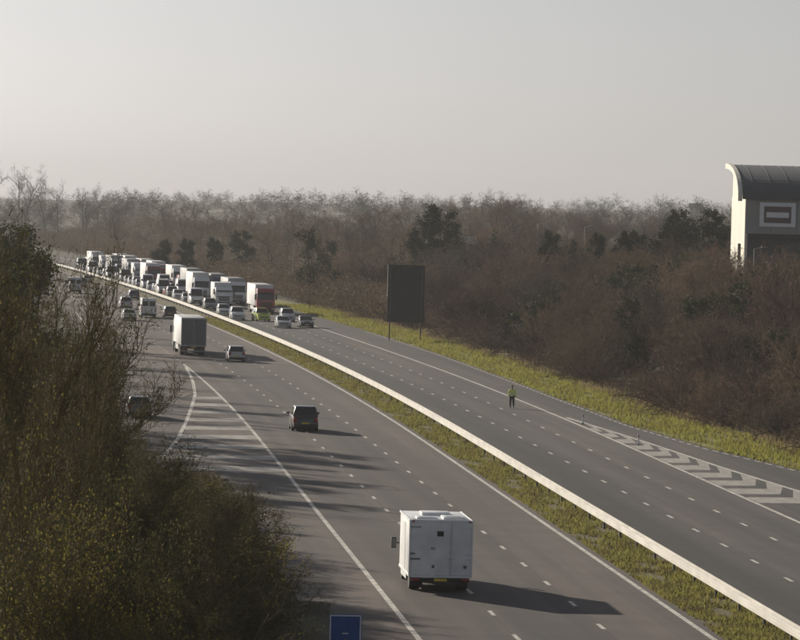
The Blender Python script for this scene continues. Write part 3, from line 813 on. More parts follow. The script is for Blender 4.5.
ISLAND_BUSHES = [(-10.4, 170.4, 0.91, 0.64), (-12.5, 195.3, 0.81, 0.63), (-8.3, 152.8, 0.89, 0.62), (-9.4, 141.5, 0.68, 0.88), (-6.2, 121.1, 0.86, 0.85), (-10.3, 191.0, 0.9, 0.34), (-6.3, 152.6, 0.73, 0.55), (-7.0, 164.8, 0.54, 0.49), (-8.6, 192.0, 0.87, 0.28), (-12.3, 190.1, 0.55, 0.89), (-11.6, 201.3, 0.51, 0.41), (-9.9, 209.0, 0.9, 0.32), (-6.1, 134.5, 0.88, 0.69), (-8.8, 147.0, 0.68, 0.71), (-6.6, 116.8, 0.99, 0.91), (-11.6, 187.2, 0.85, 0.53), (-9.0, 179.4, 0.74, 0.35), (-5.5, 139.4, 0.71, 0.55), (-9.3, 158.8, 0.59, 0.61), (-4.9, 142.1, 0.57, 0.44), (-7.4, 158.8, 0.73, 0.41), (-10.6, 157.5, 0.62, 0.83), (-7.4, 169.5, 0.5, 0.48), (-12.1, 204.3, 0.97, 0.48), (-6.9, 177.3, 0.63, 0.36), (-11.1, 168.0, 0.82, 0.75), (-8.4, 171.3, 0.82, 0.4), (-9.2, 188.0, 0.87, 0.35), (-8.6, 136.2, 0.94, 0.87), (-10.5, 161.5, 0.88, 0.73), (-7.9, 166.6, 0.82, 0.32), (-10.5, 180.8, 0.93, 0.47), (-6.8, 128.5, 0.52, 0.82), (-9.4, 176.5, 0.78, 0.32), (-11.7, 181.6, 0.93, 0.65), (-7.9, 140.3, 0.88, 0.7), (-7.6, 147.3, 0.8, 0.63), (-7.1, 125.8, 0.53, 0.94), (-9.0, 155.5, 0.85, 0.64), (-10.0, 174.0, 0.56, 0.61), (-10.8, 185.1, 0.89, 0.48), (-11.1, 206.9, 0.62, 0.41), (-12.4, 207.6, 0.65, 0.48), (-8.0, 120.2, 0.67, 1.03), (-10.6, 129.1, 0.85, 1.0), (-8.1, 120.4, 0.74, 0.69), (-11.4, 119.1, 0.64, 1.3), (-7.1, 94.9, 0.93, 1.12), (-4.0, 98.1, 0.78, 0.78), (-11.3, 125.0, 0.56, 1.09), (-5.0, 94.9, 0.84, 0.67), (-9.0, 131.8, 0.72, 0.67), (-6.6, 104.5, 0.76, 0.53), (-8.3, 109.3, 0.57, 1.13), (-6.1, 108.6, 0.62, 0.69), (-9.0, 104.6, 0.93, 1.04), (-5.0, 119.0, 0.61, 0.59), (-10.5, 122.4, 0.63, 1.13), (-6.4, 119.4, 0.86, 0.58), (-5.8, 124.9, 0.58, 0.56), (-7.4, 100.1, 0.59, 0.99), (-9.1, 113.6, 0.94, 0.99), (-8.2, 128.5, 0.63, 0.53), (-5.9, 100.1, 0.62, 0.88), (-8.6, 124.0, 0.64, 0.64), (-7.3, 112.9, 0.67, 0.82), (-5.1, 115.3, 0.73, 0.57), (-6.5, 92.1, 0.75, 1.11), (-12.5, 129.5, 0.62, 1.24), (-4.3, 112.4, 0.69, 0.52)]
for k, (x, y, sc, sz) in enumerate(NEAR_TREES):
    i = 2 if k in (1, 8) else k % 2
    size = "tall" if sz > .85 else ("middling" if sz > .55 else "short")
    kind_ = ["spindly tree with dark brown twigs", "spindly tree with greenish twigs", "thin tree with yellow lichened twigs"][i]
    NT[i].place("near_tree", f"{size} {kind_} on the island beside the slip road", "tree", f"{size} {kind_}", x, y, sc, sz)
for k, (x, y, sc, sz) in enumerate(ISLAND_BUSHES):
    i = 2 if k % 9 == 4 else k % 2
    where = "under the spindly trees by the slip road" if y < 118 else ("along the hard shoulder beyond the blue sign" if y < 168 else "near the island tip opposite the merging chevrons")
    tone = "yellowish green" if i == 2 else "dark green"
    NB[i].place("island_bush", f"{tone} leafy bush {where}", "bush", f"{tone} bushes {where}", x, y, sc, sz)
bl = blades("island_grass", "dry_grass", 9000, lambda n: 150+190*nrs.rand(n), lambda Y: np.where(Y > 240, np.interp(Y, SLIP_Y, SLIP_T)-9.0-2*nrs.rand(len(Y)), -4.2-2.5*nrs.rand(len(Y))), 0.15, 0.7, 0.05)
tag(bl, "pale rough grass along the hard shoulder of the island", "grass", kind="stuff")

# ------------------------------------------------------------------ vehicles
def wheel(parent, x, y, r_, w, n=18):
    s = 1 if x > 0 else -1
    m = MB().lathe([(r_*.62, -w/2), (r_*.93, -w/2), (r_, -w*.32), (r_, w*.32), (r_*.93, w/2), (r_*.62, w/2)], 'x', n)
    t = m.build("wheel", "tyre", parent); t.location = (x, y, r_)
    rm = MB().lathe([(r_*.60, s*w*.30), (r_*.60, s*w*.47), (r_*.50, s*w*.40), (r_*.16, s*w*.34), (r_*.13, s*w*.48)], 'x', n).build("rim", "rim", t)
    return t

def car_proto(kind):
    D = dict(hatch=dict(L=4.15, W=1.76, H=1.50, wb=2.55, waist=.92, cab=(-1.98, -1.62, .25, 1.05), hood=.86),
             suv=dict(L=4.45, W=1.86, H=1.70, wb=2.66, waist=1.04, cab=(-2.14, -1.85, .28, 1.02), hood=1.0),
             saloon=dict(L=4.65, W=1.82, H=1.44, wb=2.75, waist=.92, cab=(-1.72, -1.05, .18, 1.02), hood=.86),
             estate=dict(L=4.7, W=1.82, H=1.49, wb=2.75, waist=.93, cab=(-2.2, -1.85, .2, 1.05), hood=.87))[kind]
    L, W, H = D['L'], D['W'], D['H']; hw = W/2; y0, y1 = -L/2, L/2; wz = D['waist']
    root = bpy.data.objects.new("car", None); COL.objects.link(root)
    r_ = .335 if kind != 'suv' else .37
    ar = r_ + .055; fa = D['wb']/2+.05; ra = -D['wb']/2+.05
    prof = [(y0+.02, .30), (y0, .55), (y0+.05, .78), (y0+.12, wz)]
    if kind == 'saloon': prof = [(y0+.03, .30), (y0, .55), (y0+.02, .80), (y0+.12, wz+.02), (-1.6, wz+.03)]
    prof += [(D['cab'][3]-.05, wz+.03), (y1-.55, D['hood']), (y1-.18, D['hood']-.12), (y1-.03, .60), (y1, .42), (y1-.06, .24)]
    def arch(c):
        return [(c+ar*math.cos(a), r_+ar*math.sin(a)) for a in [R(-18+ (216)*i/8) for i in range(9)]]
    bot = [(c_, z) for c_, z in arch(fa)]
    bot2 = arch(ra)
    prof = prof + [(bot[0][0]+.02, .22)] + bot + [(bot[-1][0]-.02, .20), (bot2[0][0]+.02, .20)] + bot2 + [(bot2[-1][0]-.02, .24)]
    m = MB(); n = len(prof)
    def hx(y, z): return hw*(1-.13*abs(y/(L/2))**4)*(1-.05*max(0, (.55-z))/.35)
    vs = [(-hx(y, z), y, z) for y, z in prof] + [(hx(y, z), y, z) for y, z in prof]
    m.add(vs, [tuple(range(n)), tuple(range(2*n-1, n-1, -1))] + [(i, n+i, n+(i+1) % n, (i+1) % n) for i in range(n)])
    body = m.build("body", "paint_silver", root, bevel=.055, cond=lambda c: c.z > .40 and (abs(c.y-fa) > ar+.03 or c.z > r_+ar+.03) and (abs(c.y-ra) > ar+.03 or c.z > r_+ar+.03))
    a, b, c, d = D['cab']; wb_, wr = hw*.955, hw*.74
    zb = wz-.02
    cab = MB().hexa([(-wb_, a, zb), (wb_, a, zb), (wb_, d, zb), (-wb_, d, zb), (-wr, b, H), (wr, b, H), (wr, c, H), (-wr, c, H)]).build("cabin", "paint_silver", root, bevel=.07)
    def pane(name, P, ins=(.1, .1), off=.012):
        P = [Vector(p) for p in P]; nrm = (P[1]-P[0]).cross(P[3]-P[0]).normalized(); ctr = sum(P, Vector())/4
        if nrm.dot(ctr-Vector((0, (a+d)/2, (zb+H)/2))) < 0: nrm = -nrm
        def at(u, v): return P[0].lerp(P[1], u).lerp(P[3].lerp(P[2], u), v)
        q = [at(ins[0], ins[1]), at(1-ins[0], ins[1]), at(1-ins[0], 1-ins[1]), at(ins[0], 1-ins[1])]
        mm = MB(); mm.hexa([x-nrm*.01 for x in q] + [x+nrm*off for x in q]); return mm.build(name, "glass_dark", root, smooth=False)
    pane("windscreen", [(-wb_, d, zb), (wb_, d, zb), (wr, c, H), (-wr, c, H)], (.06, .10))
    pane("rear_window", [(-wb_, a, zb), (wb_, a, zb), (wr, b, H), (-wr, b, H)], (.09, .13))
    for s in (-1, 1):
        mid = (a+d)/2-.05
        mt = (b+c)/2-.05
        pane("side_window", [(s*wb_, mid+.05, zb), (s*wb_, d-.12, zb), (s*wr, c-.02, H), (s*wr, mt+.05, H)], (.04, .13))
        pane("side_window", [(s*wb_, a+.12, zb), (s*wb_, mid-.05, zb), (s*wr, mt-.05, H), (s*wr, b+.03, H)], (.06, .13))
    k = .87
    for s in (-1, 1):
        MB().box(s*hw*.58-.17, s*hw*.58+.17, y1-.2, y1-.02, .62, .76).build("headlight", "lamp_glass", root, bevel=.02)
        zt = (.62, .95) if kind in ('suv', 'hatch', 'estate') else (.66, .84)
        MB().box(s*hw*.76-.12, s*hw*.76+.12, y0-.012, y0+.2, *zt).build("tail_light", "lamp_red", root, bevel=.02)
        mo = MB().box(s*hw*1.0+(0 if s > 0 else -.2), s*hw*1.0+(.2 if s > 0 else 0), d-.32, d-.18, wz+.02, wz+.17).build("mirror", "paint_silver", root, bevel=.03)
        MB().box(s*hw*.985-.012, s*hw*.985+.012, -.35, -.17, wz-.16, wz-.13).build("door_handle", "black_plastic", root)
    MB().box(-.26, .26, y0-.02, y0+.03, .52, .63).build("number_plate", "plate_yellow", root)
    MB().box(-.26, .26, y1-.01, y1+.02, .36, .47).build("number_plate", "plate_white", root)
    MB().box(-hw*.55, hw*.55, y1-.08, y1+.006, .48, .62).build("grille", "black_plastic", root, bevel=.02)
    MB().box(-hw*.80, hw*.80, y0-.015, y0+.3, .26, .44).build("rear_bumper", "black_plastic", root, bevel=.03)
    MB().box(-hw*.78, hw*.78, y0+.35, y1-.35, .17, .26).build("underbody", "chassis", root)
    for s in (-1, 1):
        wheel(root, s*(hw-.12), fa, r_, .21); wheel(root, s*(hw-.12), ra, r_, .21)
    return root

def van_proto():
    root = bpy.data.objects.new("van", None); COL.objects.link(root)
    hw, L, H = .99, 5.9, 2.55
    prof = [(-2.95, .38), (-2.95, 1.4), (-2.88, H-.06), (-2.7, H), (1.15, H), (1.55, H-.12), (2.28, 1.32), (2.78, 1.12), (2.93, .85), (2.95, .40)]
    def arch(c, r_=.40):
        return [(c+r_*math.cos(a), .36+r_*math.sin(a)) for a in [R(-5+190*i/8) for i in range(9)]]
    prof = prof + [(2.6, .32)] + arch(2.0) + arch(-1.6)+[(-2.3, .34)]
    def hx(y, z): return hw*(1-.10*max(0, z-1.2)/1.35)*(1-.10*max(0, (y-2.0))/1.0)
    n = len(prof); m = MB()
    m.add([(-hx(y, z), y, z) for y, z in prof]+[(hx(y, z), y, z) for y, z in prof], [tuple(range(n)), tuple(range(2*n-1, n-1, -1))]+[(i, n+i, n+(i+1) % n, (i+1) % n) for i in range(n)])
    m.build("body", "paint_white", root, bevel=.06, cond=lambda c: c.z > .85)
    MB().hexa([(-.86, 2.23, 1.40), (.86, 2.23, 1.40), (.86, 2.29, 1.41), (-.86, 2.29, 1.41), (-.78, 1.56, 2.36), (.78, 1.56, 2.36), (.78, 1.66, 2.38), (-.78, 1.66, 2.38)]).build("windscreen", "glass_dark", root, smooth=False)
    for s in (-1, 1):
        MB().hexa([(s*.945, 1.1, 1.42), (s*.99, 1.1, 1.42), (s*.985, 1.95, 1.42), (s*.94, 1.95, 1.42), (s*.90, 1.1, 2.15), (s*.94, 1.1, 2.15), (s*.94, 1.5, 2.15), (s*.90, 1.5, 2.15)]).build("side_window", "glass_dark", root, smooth=False)
        MB().box(s*.45-.34 if s < 0 else .11, -.11 if s < 0 else .79, -2.965, -2.90, 1.55, 2.2).build("rear_window", "glass_dark", root)
        MB().box(s*.70-.16, s*.70+.16, 2.72, 2.93, .82, 1.06).build("headlight", "lamp_glass", root, bevel=.03)
        MB().box(s*.90-.08, s*.90+.07, -2.97, -2.85, .75, 1.5).build("tail_light", "lamp_red", root, bevel=.02)
        MB().box(s*1.06-.10, s*1.06+.10, 1.78, 1.9, 1.42, 1.78).build("mirror", "black_plastic", root, bevel=.03)
        wheel(root, s*.86, 2.0, .36, .24); wheel(root, s*.86, -1.6, .36, .24)
    MB().box(-.62, .62, 2.86, 2.965, .56, .82).build("grille", "black_plastic", root, bevel=.03)
    MB().box(-.92, .92, 2.8, 2.99, .34, .54).build("front_bumper", "black_plastic", root, bevel=.04)
    MB().box(-.92, .92, -3.02, -2.8, .38, .58).build("rear_bumper", "black_plastic", root, bevel=.04)
    MB().box(-.26, .26, 2.96, 3.0, .40, .51).build("number_plate", "plate_white", root)
    MB().box(-.26, .26, -2.99, -2.94, .70, .81).build("number_plate", "plate_yellow", root)
    MB().box(-.8, .8, -2.4, 2.4, .26, .40).build("underbody", "chassis", root)
    return root

def lorry_proto(rigid=False, tall=4.0):
    """articulated lorry (or rigid); front of the cab at +Y"""
    root = bpy.data.objects.new("lorry", None); COL.objects.link(root)
    yf = 4.5 if rigid else 8.0; yr = -4.5 if rigid else -8.0
    hw = 1.25; ch = 3.45 if not rigid else 2.9
    # cab
    m = MB(); prof = [(yf-2.2, .95), (yf-2.2, ch), (yf-.75, ch+.08), (yf-.30, ch-.55), (yf-.06, 2.05), (yf, 1.6), (yf, .60), (yf-.45, .55), (yf-.75, .95)]
    n = len(prof)
    def hx(y, z): return hw*(1-.03*max(0, z-2))
    m.add([(-hx(y, z), y, z) for y, z in prof]+[(hx(y, z), y, z) for y, z in prof], [tuple(range(n)), tuple(range(2*n-1, n-1, -1))]+[(i, n+i, n+(i+1) % n, (i+1) % n) for i in range(n)])
    m.build("cab", "paint_white", root, bevel=.08)
    w0, w1 = (2.0, 2.85) if not rigid else (1.6, 2.4)
    def yfr(z): return np.interp(z, [1.6, 2.05, ch-.55, ch+.08], [yf, yf-.06, yf-.30, yf-.75])
    MB().hexa([(-1.1, yfr(w0)-.03, w0), (1.1, yfr(w0)-.03, w0), (1.1, yfr(w0)+.025, w0), (-1.1, yfr(w0)+.025, w0), (-1.06, yfr(w1)-.03, w1), (1.06, yfr(w1)-.03, w1), (1.06, yfr(w1)+.025, w1), (-1.06, yfr(w1)+.025, w1)]).build("windscreen", "glass_dark", root, smooth=False)
    MB().box(-1.12, 1.12, yfr(w1)-.1, yfr(w1)+.28, w1+.02, w1+.13).build("sun_visor", "black_plastic", root, bevel=.02)
    g = MB()
    for i in range(4): g.box(-.78, .78, yf-.02, yf+.02, .98+i*.17, 1.10+i*.17)
    g.build("grille", "black_plastic", root)
    MB().box(-1.2, 1.2, yf-.1, yf+.05, .42, .86).build("front_bumper", "black_plastic", root, bevel=.05)
    MB().box(-.26, .26, yf+.04, yf+.07, .50, .61).build("number_plate", "plate_white", root)
    for s in (-1, 1):
        MB().box(s*.98-.17, s*.98+.17, yf-.03, yf+.065, .60, .80).build("headlight", "lamp_glass", root, bevel=.02)
        MB().box(s*1.44-.11, s*1.44+.11, yf-.32, yf-.20, 1.95, 2.72).build("mirror", "black_plastic", root, bevel=.03)
        MB().box(s*1.245-.02, s*1.245+.02, yf-1.25, yf-.45, w0, w1-.05).build("side_window", "glass_dark", root)
        wheel(root, s*1.08, yf-1.15, .50, .32)
    if not rigid:
        for s in (-1, 1):
            wheel(root, s*1.0, yf-4.9, .50, .55)
            for k in range(3): wheel(root, s*1.02, yr+2.0+k*1.3, .50, .42)
        yb0, yb1 = yr, yf-2.65
    else:
        for s in (-1, 1): wheel(root, s*1.0, yr+2.2, .48, .52)
        yb0, yb1 = yr, yf-2.3
    MB().box(-.45, .45, yr+.2, yf-2.0, .72, 1.0).build("chassis", "chassis", root)
    MB().box(-1.25, 1.25, yb0, yb1, 1.08, tall).build("box_body", "curtain_white", root, bevel=.03)
    m = MB(); e = .022
    for s in (-1, 1):
        m.box(s*1.25-.06, s*1.25+.012, yb0-.03, yb0+.06, 1.0, tall+.02) if s > 0 else m.box(-1.262, -1.19, yb0-.03, yb0+.06, 1.0, tall+.02)
    m.box(-1.18, 1.18, yb0-.03, yb0+.05, tall-.12, tall+.02); m.box(-1.18, 1.18, yb0-.03, yb0+.05, 1.0, 1.14)
    m.build("rear_frame", "door_frame", root, smooth=False)
    for s in (-1, 1):
        dr = MB().box(.02 if s > 0 else -1.17, 1.17 if s > 0 else -.02, yb0-.022, yb0+.03, 1.15, tall-.13).build("rear_door", "door_grey", root)
        lk = MB()
        for q in (.25, .55): lk.tube((s*q, yb0-.04, 1.2), (s*q, yb0-.04, tall-.2), .018)
        lk.build("lock_rod", "grey_steel", dr)
        MB().box(s*.9-.2, s*.9+.2, yr+.02, yr+.12, .70, .84).build("tail_light", "lamp_red", root)
        MB().box(s*.85-.3, s*.85+.3, yr+.5, yr+.53, .35, .95).build("mud_flap", "black_plastic", root)
        MB().box(s*1.22-.012, s*1.22+.012, yr+5.5 if not rigid else yr+3.0, yf-5.6 if not rigid else yf-2.6, .45, 1.02).build("side_guard", "grey_steel", root)
    MB().box(-1.15, 1.15, yr+.05, yr+.17, .45, .58).build("under_run_bar", "grey_steel", root)
    MB().box(-.26, .26, yr+.0, yr+.03, .86, .97).build("number_plate", "plate_yellow", root)
    return root

def hide_proto(o):
    for c in list(o.children):
        hide_proto(c)
    bpy.data.objects.remove(o)

PV = {k: car_proto(k) for k in ('hatch', 'suv', 'saloon', 'estate')}
PV['van'] = van_proto()
PV['lorry'] = lorry_proto(False)
PV['lorry_tall'] = lorry_proto(False, 4.25)
PV['rigid'] = lorry_proto(True, 3.6)
NAMES = dict(hatch="hatchback_car", suv="sport_utility_car", saloon="saloon_car", estate="estate_car", van="panel_van", lorry="articulated_lorry", lorry_tall="articulated_lorry", rigid="rigid_lorry")
CATS = dict(hatch="car", suv="car", saloon="car", estate="car", van="van", lorry="lorry", lorry_tall="lorry", rigid="lorry")
def put(kind, y, t, away, col, label, group, box=None, yaw=0.0):
    o = copy_tree(PV[kind]); o.name = NAMES[kind]
    tag(o, label, CATS[kind], group)
    o.location = rp(y, t, 0.006); o.rotation_euler = (0, 0, head(y) + (0 if away else math.pi) + yaw)
    for c in o.children:
        n = c.name.split('.')[0]
        if n in ("body", "cabin", "cab", "mirror") and not (n == "mirror" and kind in ('van', 'lorry', 'lorry_tall', 'rigid')): paint(c, "paint_"+col)
        if n == "box_body" and box: paint(c, box)
    return o

# traffic driving away on the near carriageway
put('suv', 292.8, 3.6, True, "black", "black sport utility car with pale lit edges driving away in the middle lane", None)
put('hatch', 415.5, 5.6, True, "silver", "silver hatchback driving away just past the grey rear doors of the lorry", None)
_l = put('lorry', 434.5, 2.15, True, "white", "lorry with grey rear doors and white side driving away in the inside lane", None, "curtain_white"); _l.scale[2] = .94
put('estate', 306, -7.4, True, "grey", "dark grey car with pale roof climbing the entry slip road", None)
put('van', 560, 4.9, True, "white", "white panel van driving away ahead of the grey doored lorry", None)
put('suv', 601, 4.4, True, "silver", "silver car following the white panel van on the near carriageway", None)
put('hatch', 562, 7.9, True, "black", "black hatchback beside the white van on the near carriageway", None)
put('saloon', 545, 1.6, True, "white", "white saloon in front of the grey doored lorry", None)
put('van', 690, 1.8, True, "silver", "silver van driving away towards the bend", None)
put('hatch', 655, 8.9, True, "blue", "blue hatchback driving away near the barrier", None)
put('suv', 735, 5.5, True, "grey", "grey car driving away towards the bend", None)
put('rigid', 790, 1.8, True, "white", "small white lorry driving away towards the bend", None, "curtain_white")
put('saloon', 770, 8.8, True, "silver", "silver saloon driving away near the barrier at the bend", None)

# the stopped queue facing the camera on the far carriageway
L3, L2, L1 = 16.5, 19.75, 22.9
put('saloon', 528, L2, False, "silver", "silver saloon at the very front of the stopped queue", None)
put('saloon', 531.5, L1, False, "black", "black saloon at the front of the queue beside the grass verge", None)
put('suv', 558, L3, False, "white", "white sport utility car stopped beside the barrier at the head of the queue", None)
put('suv', 556, L1, False, "silver", "silver sport utility car stopped behind the black saloon", None)
put('lorry', 597, L1+.2, False, "red", "red and white lorry stopped beside the grass verge in the queue", None, "curtain_white")
put('rigid', 622, L2-.1, False, "white", "white box lorry stopped in the middle lane behind the patrol car", None, "curtain_white")
put('hatch', 580, L3, False, "white", "white hatchback stopped behind the white sport utility car", None)
put('lorry_tall', 667, L2, False, "white", "tall white lorry stopped behind the white box lorry", None, "curtain_white")
put('lorry', 640, L1, False, "white", "white lorry with dark windscreen stopped behind the red lorry", None, "curtain_grey")
put('suv', 604, L3, False, "grey", "grey sport utility car stopped beside the barrier in the queue", None)
put('van', 630, L3, False, "white", "white van stopped beside the barrier in the queue", None)
put('saloon', 646, L3, False, "silver", "silver saloon stopped behind the white van beside the barrier", None)
put('van', 697, L2, False, "white", "white van stopped behind the tall white lorry", None)
put('lorry', 765, L2, False, "dark_red", "dark red lorry with white roof stopped far back in the queue", None, "curtain_white")
occ = []
yy = {L3: 664, L2: 712, L1: 664}
spec_q = {L3: ['hatch', 'suv', 'saloon', 'van', 'hatch', 'estate', 'suv', 'van', 'hatch', 'suv', 'saloon', 'hatch', 'van', 'suv', 'estate', 'hatch', 'van', 'suv', 'hatch', 'suv', 'hatch', 'van', 'hatch', 'suv', 'hatch', 'van'],
          L2: ['hatch', 'suv', 'van', 'SKIP', 'suv', 'rigid', 'hatch', 'lorry', 'suv', 'van', 'lorry', 'hatch', 'rigid', 'suv', 'lorry', 'van', 'hatch'],
          L1: ['lorry', 'suv', 'rigid', 'lorry', 'van', 'lorry', 'hatch', 'rigid', 'lorry', 'lorry', 'van', 'rigid', 'lorry', 'lorry', 'van']}
LEN = dict(hatch=4.15, suv=4.45, saloon=4.65, estate=4.7, van=5.9, lorry=16, lorry_tall=16, rigid=9)
for lane, seq in spec_q.items():
    y = yy[lane]
    for k in seq:
        if k == 'SKIP': y = 776; continue
        y += LEN[k]/2
        if y > 1010: break
        col = rnd.choice(["white", "silver", "white", "grey", "black", "blue", "silver", "white", "red"]) if k in ('hatch', 'suv', 'saloon', 'estate') else rnd.choice(["white", "white", "white", "red", "blue", "silver"])
        kindname = dict(hatch="hatchback", suv="sport utility car", saloon="saloon", estate="estate car", van="van", lorry="articulated lorry", rigid="box lorry")[k]
        bx_ = rnd.choice(["curtain_white", "curtain_white", "curtain_grey", "curtain_blue"]) if k in ('lorry', 'rigid') else None
        lanen = {L3: "in the lane beside the barrier", L2: "in the middle lane", L1: "in the lane beside the verge"}[lane]
        put(k, y, lane + rnd.uniform(-.2, .2), False, col, f"{col} {kindname} far back in the queue {lanen}", f"queued {col} {kindname}s {lanen}", bx_)
        y += LEN[k]/2 + rnd.uniform(2.5, 7)

# patrol car in yellow blocks with a light bar
pc = copy_tree(PV['suv']); pc.name = "patrol_car"
tag(pc, "patrol car in yellow and dark chequers with a roof light bar stopped in the queue", "patrol car")
pc.location = rp(555, L2-.35, .006); pc.rotation_euler = (0, 0, head(555)+math.pi+R(6))
for c in pc.children:
    n = c.name.split('.')[0]
    if n in ("body", "cabin", "mirror"): paint(c, "paint_hivis")
for s in (-1, 1):
    for i in range(5):
        for j in range(2):
            if (i+j) % 2 == 0:
                MB().box(s*.9285-.006, s*.9285+.006, -1.3+i*.5, -.8+i*.5, .42+j*.26, .68+j*.26).build("chequer_panel", "paint_blue", pc, smooth=False)
lb = MB().box(-.55, .55, -.55, -.27, 1.705, 1.80).build("light_bar", "lamp_amber", pc, bevel=.03)
MB().box(-.6, .6, 1.3, 1.9, .995, 1.012).build("bonnet_panel", "paint_blue", pc, smooth=False)

for o in PV.values(): hide_proto(o)

# the white box truck close by
def box_truck():
    root = thing("box_truck", "white box truck with high plain rear doors driving away in the inside lane", "truck", rp(175.6, 2.40, .006), head(175.6))
    hw = 1.26; y0, y1, z0, z1 = -3.3, 1.9, .60, 2.90
    MB().box(-hw, hw, y0, y1, z0, z1).build("box_body", "box_white", root, bevel=.035, segs=2)
    # edge rails
    t = MB()
    for s in (-1, 1):
        t.box(s*hw-.045, s*hw+.022, y0-.02, y0+.075, z0, z1+.012)
        t.box(s*hw-.04, s*hw+.018, y0+.08, y1, z1-.07, z1+.02)
        t.box(s*hw-.03, s*hw+.018, y0+.08, y1, z0-.01, z0+.09)
    t.box(-hw+.05, hw-.05, y0-.02, y0+.06, z1-.085, z1+.03)
    t.box(-hw+.05, hw-.05, y0-.02, y0+.06, z0-.02, z0+.07)
    t.build("edge_rail", "box_white", root, bevel=.008, segs=1)
    # rear doors: the wider left one with a dark window, hinge straps and lock rods
    seam = .35
    d1 = MB().box(-hw+.06, seam-.012, y0-.024, y0+.02, z0+.085, z1-.10).build("rear_door", "box_white", root, bevel=.012, segs=1)
    d2 = MB().box(seam+.012, hw-.06, y0-.024, y0+.02, z0+.085, z1-.10).build("rear_door", "box_white", root, bevel=.012, segs=1)
    MB().box(-.17, .09, y0-.034, y0-.018, 2.26, 2.47).build("door_window", "glass_dark", d1)
    MB().box(-.42, -.24, y0-.034, y0-.018, 1.72, 1.82).build("vent", "door_frame", d1)
    for z in (z1-.27, .98+.36, z1-1.35):
        MB().box(-hw+.02, -hw+(.42 if z != z1-1.35 else .2), y0-.05, y0-.02, z-.03, z+.03).build("hinge", "door_grey" if z < z1-.3 else "door_frame", d1)
        MB().box(hw-.26, hw-.02, y0-.05, y0-.02, z-.025, z+.025).build("hinge", "box_trim", d2)
    MB().tube((seam+.08, y0-.045, z0+.1), (seam+.08, y0-.045, z1-.12), .013).build("lock_rod", "box_trim", d2)
    MB().box(seam-.06, seam+.2, y0-.07, y0-.035, 1.38, 1.43).build("handle", "box_trim", d2)
    MB().box(-.36, -.26, y0-.05, y0-.02, .98, 1.10).build("latch", "door_grey", d1)
    MB().box(.92, 1.04, y0-.05, y0-.02, .98, 1.10).build("latch", "door_grey", d2)
    # roof fittings
    v1 = MB().box(-.95, -.15, -2.6, -1.7, z1-.01, z1+.07).build("roof_hatch", "box_white", root, bevel=.03)
    v2 = MB().box(.1, 1.0, -2.9, -1.5, z1-.01, z1+.10).build("roof_vent", "box_white", root, bevel=.04)
    MB().box(.25, .85, -2.6, -1.8, z1+.095, z1+.115).build("vent_lid", "glass_dark", v2)
    MB().box(-.85, -.25, -2.4, -1.9, z1+.065, z1+.08).build("hatch_lid", "box_trim", v1)
    MB().box(-.6, .6, -.6, .6, z1-.01, z1+.12).build("roof_pod", "box_white", root, bevel=.05)
    # side door on the left
    sd = MB().box(-hw-.014, -hw+.01, -.9, .1, z0+.1, z0+2.05).build("side_door", "box_white", root, bevel=.01, segs=1)
    # chassis, lights, bumper
    MB().box(-.45, .45, y0+.15, 3.3, .50, .66).build("chassis", "chassis", root)
    MB().box(-1.18, 1.18, y0+.02, y0+.16, .42, .56).build("rear_bumper", "chassis", root, bevel=.02)
    MB().box(-.26, .26, y0-.01, y0+.02, .44, .55).build("number_plate", "plate_yellow", root)
    for s in (-1, 1):
        MB().box(s*1.02-.17, s*1.02+.17, y0-.012, y0+.05, .455, .545).build("tail_light", "lamp_red", root, bevel=.01)
        MB().box(s*1.15-.05, s*1.15+.05, y0-.04, y0-.018, z1-.07, z1-.02).build("marker_light", "lamp_red", root)
        MB().box(s*.92-.26, s*.92+.26, -2.55, -2.53, .18, .62).build("mud_flap", "black_plastic", root)
        MB().box(s*1.22-.012, s*1.22+.012, -1.2, 1.5, .34, .61).build("side_skirt", "box_white", root)
        wheel(root, s*.96, -2.0, .40, .44); wheel(root, s*.98, 2.65, .40, .26)
    # cab
    prof = [(1.98, .55), (1.98, 2.25), (2.35, 2.35), (2.75, 2.25), (3.45, 1.45), (3.95, 1.25), (4.05, .6), (3.9, .5), (3.1, .5), (3.05, .85), (2.65, .98), (2.25, .85), (2.2, .5)]
    n = len(prof); m = MB()
    m.add([(-.98, y, z) for y, z in prof]+[(.98, y, z) for y, z in prof], [tuple(range(n)), tuple(range(2*n-1, n-1, -1))]+[(i, n+i, n+(i+1) % n, (i+1) % n) for i in range(n)])
    m.build("cab", "box_white", root, bevel=.05, cond=lambda c: c.z > .99)
    MB().hexa([(-.85, 3.38, 1.50), (.85, 3.38, 1.50), (.85, 3.46, 1.52), (-.85, 3.46, 1.52), (-.8, 2.82, 2.16), (.8, 2.82, 2.16), (.8, 2.90, 2.18), (-.8, 2.90, 2.18)]).build("windscreen", "glass_dark", root, smooth=False)
    for s in (-1, 1):
        MB().box(s*.985-.012, s*.985+.012, 2.2, 3.0, 1.5, 2.05).build("cab_window", "glass_dark", root)
        mr = MB().box(s*1.42-.11, s*1.42+.11, 3.05, 3.17, 1.25, 1.70).build("mirror", "black_plastic", root, bevel=.03)
        MB().tube((s*.98, 3.1, 1.45), (s*1.40, 3.1, 1.48), .025).build("mirror_arm", "black_plastic", mr)
        MB().box(s*1.42-.08, s*1.42+.08, 3.035, 3.052, 1.30, 1.66).build("mirror_glass", "glass_dark", mr)
        MB().box(s*.75-.16, s*.75+.16, 3.9, 4.03, .85, 1.05).build("headlight", "lamp_glass", root)
box_truck()

